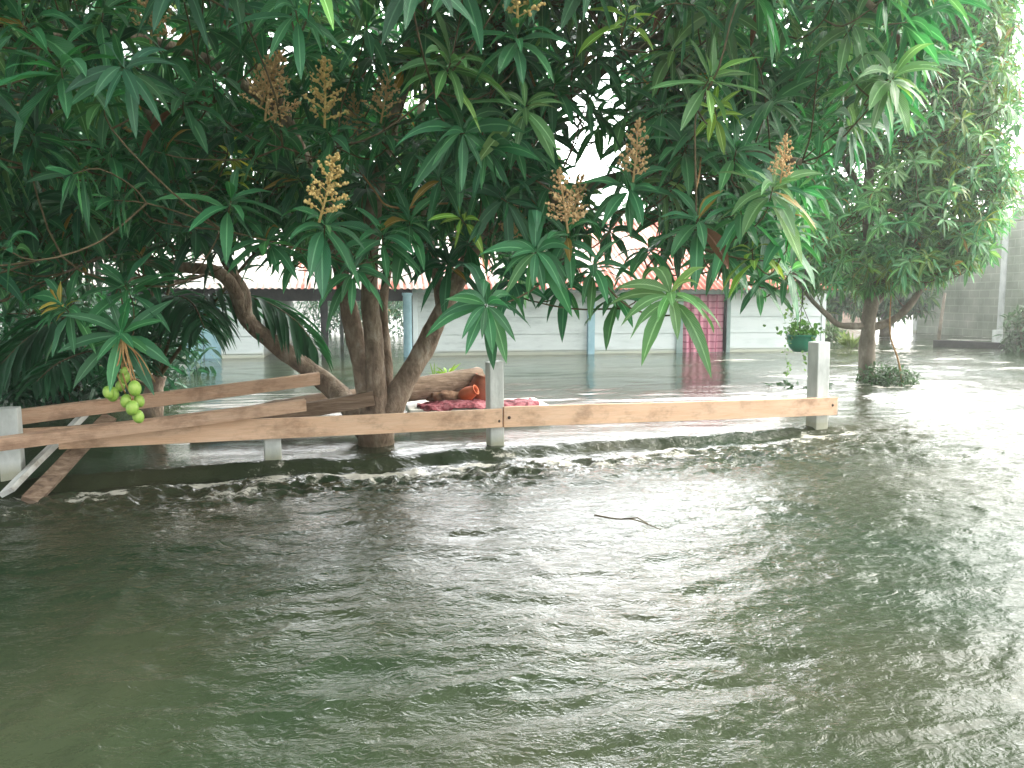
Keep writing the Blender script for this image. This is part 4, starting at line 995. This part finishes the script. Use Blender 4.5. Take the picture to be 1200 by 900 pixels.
# the rail runs a few centimetres in front of the posts on short spacer blocks
def nail(parent, px, py, d):
    p = railpt(px, py, d) - np.array([fnor[0], fnor[1], 0]) * .017
    mb = MB(); mb.ball(p, .011, n=8, m=6, sq=(1, .5, 1)); link('nail', mb.mesh('nail', fbase), M['iron'], parent)
nail(Lr, 577, 487, 5.42); nail(Lr, 579, 491, 5.42); nail(Rr, 591, 487, 5.44); nail(Rr, 965, 473, 6.28); nail(Lr, 316, 503, 4.95)

# ------------------------------------------------------------------ loose boards heaped at the left of the fence
def board(name, label, a, b, w, h, mat, cat='board', group=None, seg=12, wob=.004, up=(0, 0, 1), bev=.003):
    a, b = np.array(a), np.array(b); base = (a + b) / 2; mb = MB(); mb.bar(a, b, w, h, up=up, seg=seg, wob=wob)
    o = link(name, mb.mesh(name, base, bev), M[mat]); o.location = base; tag(o, label, cat, group); return o
board('loose_board', 'longest upper board of the heap, its orange face sloping up to the big tree', P(10, 491, 4.62), P(374, 443, 5.75), .035, .088, 'board', up=(0, -.25, .95))
board('loose_board', 'lower board of the heap, running past the left post towards the trunk', P(-40, 526, 4.05), P(358, 474, 4.86), .04, .07, 'board', up=(0, -.25, .95))
board('loose_board', 'reddish board lying behind the lower board by the left post', P(-30, 513, 4.40), P(140, 500, 4.86), .03, .06, 'board')
board('dark_plank', 'short dark rough plank wedged under the lower board beside the rail', P(228, 503, 5.06), P(438, 466, 5.28), .05, .095, 'grey_wood', cat='plank', wob=.006)
board('leaning_plank', 'flaking white plank leaning under the boards beside the left post', P(8, 578, 4.2), P(112, 471, 5.05), .10, .03, 'white_wood', cat='plank', up=(-.5, -.45, .75))
board('leaning_plank', 'brown weathered plank leaning beside the flaking white one', P(34, 588, 4.12), P(128, 489, 4.95), .085, .035, 'grey_wood', cat='plank', up=(.35, -.75, .4))

# ------------------------------------------------------------------ the long log and the bundle washed up behind the trunk
la, lb = P(222, 498, 5.85), P(562, 443, 7.0)
lmid = (la + lb) / 2; m = MB()
q = spline(np.array([la, la * .7 + lb * .3 + [0, 0, .012], la * .35 + lb * .65 + [0, 0, -.01], lb]), 8)
m.tube(q, list(np.linspace(.055, .105, len(q))), n=12, lump=.14, seed=5)
o = link('log', m.mesh('log', lmid), M['grey_wood']); o.location = lmid; tag(o, 'long split brown log lying behind the big tree trunk, raised at its right end', 'log')
def thing1(name, label, cat, mb, mat, base, bevel=0.0):
    o = link(name, mb.mesh(name, base, bevel), M[mat]); o.location = base; return tag(o, label, cat)
sb = P(556, 482, 6.8); sb[2] = .0
s0, s1 = P(476, 474, 6.75), P(636, 472, 7.0); m = MB(); mid = (s0 + s1) / 2
m.bar([s0[0], s0[1], .07], [s1[0], s1[1], .075], .62, .06, seg=8, wob=.006)
thing1('foam_slab', 'dirty white slab floating under the red cloth behind the fence', 'slab', m, 'foam_slab', np.array([mid[0], mid[1], 0]), .012)
# clay pots
pc = P(560, 452, 6.85); m = MB(); rt = Matrix.Rotation(R(14), 3, 'Y')
m.lathe(pc - [0, 0, .13], [(.0, 0), (.07, .0), (.10, .06), (.105, .12), (.085, .19), (.075, .21), (.082, .225), (.072, .225), (.065, .20), (.08, .12), (.0, .05)], n=22, rot=rt)
thing1('clay_pot', 'dark brown clay pot standing at the end of the log by the middle post', 'pot', m, 'clay', pc - [0, 0, .13])
pc = P(549, 461, 6.68); m = MB(); rt = Matrix.Rotation(R(62), 3, 'Y') @ Matrix.Rotation(R(20), 3, 'X')
m.lathe(pc, [(.0, -.09), (.035, -.09), (.055, -.05), (.06, .0), (.046, .05), (.038, .07), (.045, .08), (.036, .08), (.03, .06), (.045, 0), (.0, -.06)], n=22, rot=rt)
thing1('orange_pot', 'small bright orange pot lying on its side on the red cloth', 'pot', m, 'orange', pc)
pc = P(522, 465, 6.75); m = MB()
m.ball((0, 0, 0), .1, n=36, m=22, sq=(1.9, 1.1, .62))
for i, v in enumerate(m.v):
    v = np.array(v); k = 1 + .45 * (float(fbm(np.array(v[0] * 22 + 3), np.array(v[1] * 22 + v[2] * 30), 5, 3)) - .5) - .25 * abs(math.sin(v[0] * 38 + v[2] * 20)) * .5
    m.v[i] = tuple(pc + v * k)
thing1('sack', 'dark brown sodden sack slumped between log and red cloth', 'sack', m, 'sack', pc)
def cloth_sheet(name, label, c0, c1, wid, z, mat, n=64, seed=0):
    c0, c1 = np.array(c0), np.array(c1); d = (c1 - c0)[:2]; Ln = np.linalg.norm(d); d /= Ln; nn = np.array([-d[1], d[0]])
    s, t = np.meshgrid(np.linspace(0, 1, n), np.linspace(-.5, .5, n // 2)); 
    edge = 1 - .5 * np.abs(2 * s - 1) ** 3 + .5 * (fbm(s * 5, t * 0 + seed, seed) - .5)
    x = c0[0] + d[0] * s * Ln + nn[0] * t * wid * edge; y = c0[1] + d[1] * s * Ln + nn[1] * t * wid * edge
    fold = 1 - np.abs(2 * fbm(s * 9 + 3 * t + fbm(s * 4, t * 4, 8), t * 2.2 + s * 1.5, seed + 5, 3) - 1) * 2.2
    zz = z + .02 * np.clip(fold, 0, 1) + .012 * fbm(s * 14, t * 9, seed + 9) + .03 * np.exp(-((s - .35) / .2) ** 2)
    zz -= .04 * sstep(.40, .5, np.abs(t)) 
    V = np.stack([x, y, zz], -1).reshape(-1, 3); mm = n
    i = np.arange(n // 2 - 1)[:, None] * mm + np.arange(mm - 1)[None, :]
    base = np.array([(c0[0] + c1[0]) / 2, (c0[1] + c1[1]) / 2, z])
    me = np_mesh(name, V - base, np.stack([i, i + 1, i + mm + 1, i + mm], -1).reshape(-1, 4))
    o = link(name, me, M[mat]); o.location = base; tag(o, label, 'cloth')
    so = o.modifiers.new('thickness', 'SOLIDIFY'); so.thickness = .004
cloth_sheet('cloth', 'crumpled crimson cloth spread on the floating slab behind the fence', P(490, 470, 6.55), P(627, 469, 6.85), .40, .112, 'cloth', seed=3)

# green shoots behind the log
def tuft(name, label, cat, c, n, L, wd, tint, spread=.9, rad=.1, droop=.7, mat='frond', up=.9, group=None):
    c = np.array(c); k = np.arange(n); az = k * 2.4; rr = rad * np.sqrt((k + .5) / n)
    B = c + np.stack([rr * np.cos(az), rr * np.sin(az), np.zeros(n)], -1)
    D = nrm(np.stack([np.cos(az) * spread * rng.uniform(.3, 1, n), np.sin(az) * spread * rng.uniform(.3, 1, n), up * rng.uniform(.6, 1.2, n)], -1))
    Sd = np.cross(D, rng.normal(0, 1, (n, 3)))
    tt = np.array(tint)[None] * rng.uniform(.6, 1.5, (n, 1))
    me = leaf_mesh(name, [[B, D, Sd, L * rng.uniform(.5, 1.2, n), wd * rng.uniform(.7, 1.2, n), droop * rng.uniform(.4, 1.6, n), np.full(n, .3), tt]], K=6, base=c)
    o = link(name, me, M[mat]); o.location = c; return tag(o, label, cat, group)
tuft('grass_tuft', 'small lime green shoot sprouting behind the log near the middle post', 'grass', P(524, 440, 7.1), 12, .16, .022, (.16, .3, .04), spread=1.2, rad=.02)
tuft('grass_tuft', 'thin upright green shoot behind the log beside the leaning stem', 'grass', P(509, 444, 7.1), 5, .15, .016, (.14, .26, .05), spread=.4, rad=.008)

# ------------------------------------------------------------------ plants on the right
hpz = P(938, 412, 9.0)                # bottom of the pot
pl = empty('hanging_planter', hpz); tag(pl, 'round green hanging pot with trailing ivy above the water beside the end post', 'planter')
m = MB(); m.lathe(hpz, [(0, 0), (.08, 0), (.125, .05), (.15, .12), (.155, .17), (.165, .172), (.165, .19), (.148, .19), (.14, .15), (.0, .14)], n=24); link('pot', m.mesh('pot', hpz), M['pot'], pl)
m = MB(); top = P(941, 338, 9.0)
for a in (0, 2.1, 4.2): m.tube([hpz + [.15 * math.cos(a), .15 * math.sin(a), .19], hpz + [.0, 0, .52]], .004, n=5)
m.tube([hpz + [0, 0, .52], top, top + [0.03, 0, .25]], [.012, .011, .01], n=6); link('hanger', m.mesh('hanger', hpz), M['cord'], pl)
def bush(name, label, cat, c, n, rad, L, wd, tint, group=None):
    c = np.array(c, float); root = empty(name, c); tag(root, label, cat, group)
    p = nrm(rng.normal(0, 1, (n, 3))) * rng.random((n, 1)) ** .4; p[:, 2] = np.abs(p[:, 2]); p *= 1 + .35 * (fbm(p[:, :1] * 3 + 5, p[:, 1:2] * 3 + p[:, 2:] * 3, 7) - .5)
    leafcloud('foliage', c + p * np.array(rad) + [0, 0, .03], L, wd, tint, root, c)
    mb = MB()
    for k in range(12):
        e = c + nrm(np.array([rng.normal(0, 1), rng.normal(0, 1), 1.4])) * np.array(rad) * .9
        mb.tube([c + [0, 0, -.25], (c + e) / 2 + rng.normal(0, .03, 3), e], [.012, .008, .004], n=5)
    link('stems', mb.mesh('stems', c), M['twig'], root)
def leafcloud(name, C, L, wd, tint, parent, base, mat='leaf'):
    n = len(C); D = nrm(rng.normal(0, 1, (n, 3)) + [0, -.4, .1]); Sd = np.cross(D, nrm(rng.normal(0, .5, (n, 3)) + UP))
    tt = np.array(tint)[None] * rng.uniform(.55, 1.6, (n, 1))
    me = leaf_mesh(name, [[C, D, Sd, L * rng.uniform(.6, 1.3, n), wd * rng.uniform(.7, 1.2, n), rng.uniform(.2, 1.2, n), np.full(n, .25), tt]], K=5, base=base)
    return link(name, me, M[mat], parent)
C = hpz + np.stack([rng.normal(0, .1, 260), rng.normal(0, .1, 260), .2 + np.abs(rng.normal(0, .055, 260))], -1)
leafcloud('foliage', C, .06, .04, (.06, .2, .035), pl, hpz)
C = []
for (pts, n) in (([(932, 385), (924, 370), (926, 362), (934, 356), (942, 345)], 34), ([(928, 392), (922, 405), (921, 418), (926, 432), (922, 440)], 34), ([(943, 410), (943, 420), (942, 432)], 12), ([(950, 395), (954, 405), (948, 415)], 14), ([(944, 350), (940, 365), (943, 380)], 12)):
    q = spline(np.array([P(a, b, 8.85) for a, b in pts]), 12)
    for k in range(n): C.append(q[int(k / n * len(q))] + rng.normal(0, .02, 3))
leafcloud('trailing_vine', np.array(C), .045, .032, (.11, .24, .06), pl, hpz)
# drowned and floating plants
c = P(936, 446, 9.2); c[2] = -.02
tuft('floating_weed', 'low clump of green weed floating just below the hanging pot', 'weed', c, 240, .16, .03, (.03, .1, .03), spread=1.6, rad=.3, droop=1.0, up=.45)
c = P(1040, 446, 9.4); c[2] = -.03
bush('drowned_bush', 'dark low bush half drowned at the foot of the grey mango trunk', 'bush', c, 900, (.36, .3, .24), .075, .022, (.03, .085, .03))
c = P(1056, 446, 9.3); c[2] = 0; m = MB(); q = spline([P(1058, 450, 9.3), P(1052, 420, 9.25), P(1043, 390, 9.3), P(1045, 340, 9.4), P(1052, 310, 9.5)], 5); m.tube(q, list(np.linspace(.014, .006, len(q))), n=6)
thing1('dead_stick', 'thin bare stick rising from the drowned bush', 'stick', m, 'stalk', c)
for (bx, by, rd, lb) in ((-4.3, 7.7, (1.1, .5, .95), 'dense dark shrub directly behind the young palm stem'), (-4.3, 22.5, (3.2, 1.0, 1.75), 'wide olive green shrub seen through the open porch'), (-5.0, 10.4, (1.1, .7, 1.15), 'dark bush under the left trees, just left of the blue shed door'), (-7.2, 11.2, (1.5, .8, 1.5), 'large dark bush filling the left edge behind the palm')):
    bush('bush', lb, 'bush', (bx, by, -.02), int(900 + 500 * rd[0]), rd, .19, .05, (.016, .07, .036))
c = P(998, 396, 16.5); c[2] = 0
tuft('yellow_shrub', 'yellow-green young shrub beyond the grey mango trunk, near the house end', 'shrub', c, 70, .36, .05, (.12, .19, .05), spread=.5, rad=.14, droop=.8, up=1.0)
c = P(1198, 404, 15.4); c[2] = 0
bush('bush', 'dark bush against the block wall at the right edge', 'bush', c, 600, (.34, .4, .9), .17, .05, (.03, .08, .03))
c = P(965, 398, 18); c[2] = 0
bush('bush', 'low green bush just past the white end wall of the house', 'bush', c, 500, (.5, .5, .5), .16, .05, (.04, .1, .03))

c = P(738, 602, 3.55); c[2] = 0.012; m = MB(); q = spline([P(697, 590, 3.62) , P(722, 599, 3.52), P(745, 602, 3.5), P(775, 614, 3.38)], 6); q[:, 2] = .008 + .012 * np.sin(np.linspace(0, 3.1, len(q)))
m.tube(q, list(np.linspace(.0045, .002, len(q))), n=6); m.tube([q[8], q[8] + [.06, -.05, .02], q[8] + [.1, -.1, .005]], [.004, .003, .002], n=5)
thing1('floating_twig', 'thin dark twig drifting on the open water in front of the middle post', 'twig', m, 'twig', c)
# ------------------------------------------------------------------ damp air
if HAZE_DENSITY:
    hm = bpy.data.materials.new('damp_air'); hm.use_nodes = True; nt = hm.node_tree; nt.nodes.clear()
    o_ = nt.nodes.new('ShaderNodeOutputMaterial'); pv = nt.nodes.new('ShaderNodeVolumePrincipled')
    pv.inputs['Color'].default_value = (.92, .95, .93, 1); pv.inputs['Density'].default_value = HAZE_DENSITY; pv.inputs['Anisotropy'].default_value = .7
    nt.links.new(pv.outputs[0], o_.inputs['Volume'])
    m = MB(); m.box(-70, 70, -50, 75, -2.0, 13.5)
    o = link('haze', m.mesh('haze'), hm); tag(o, 'thin damp air over the flood', 'haze', kind='stuff')
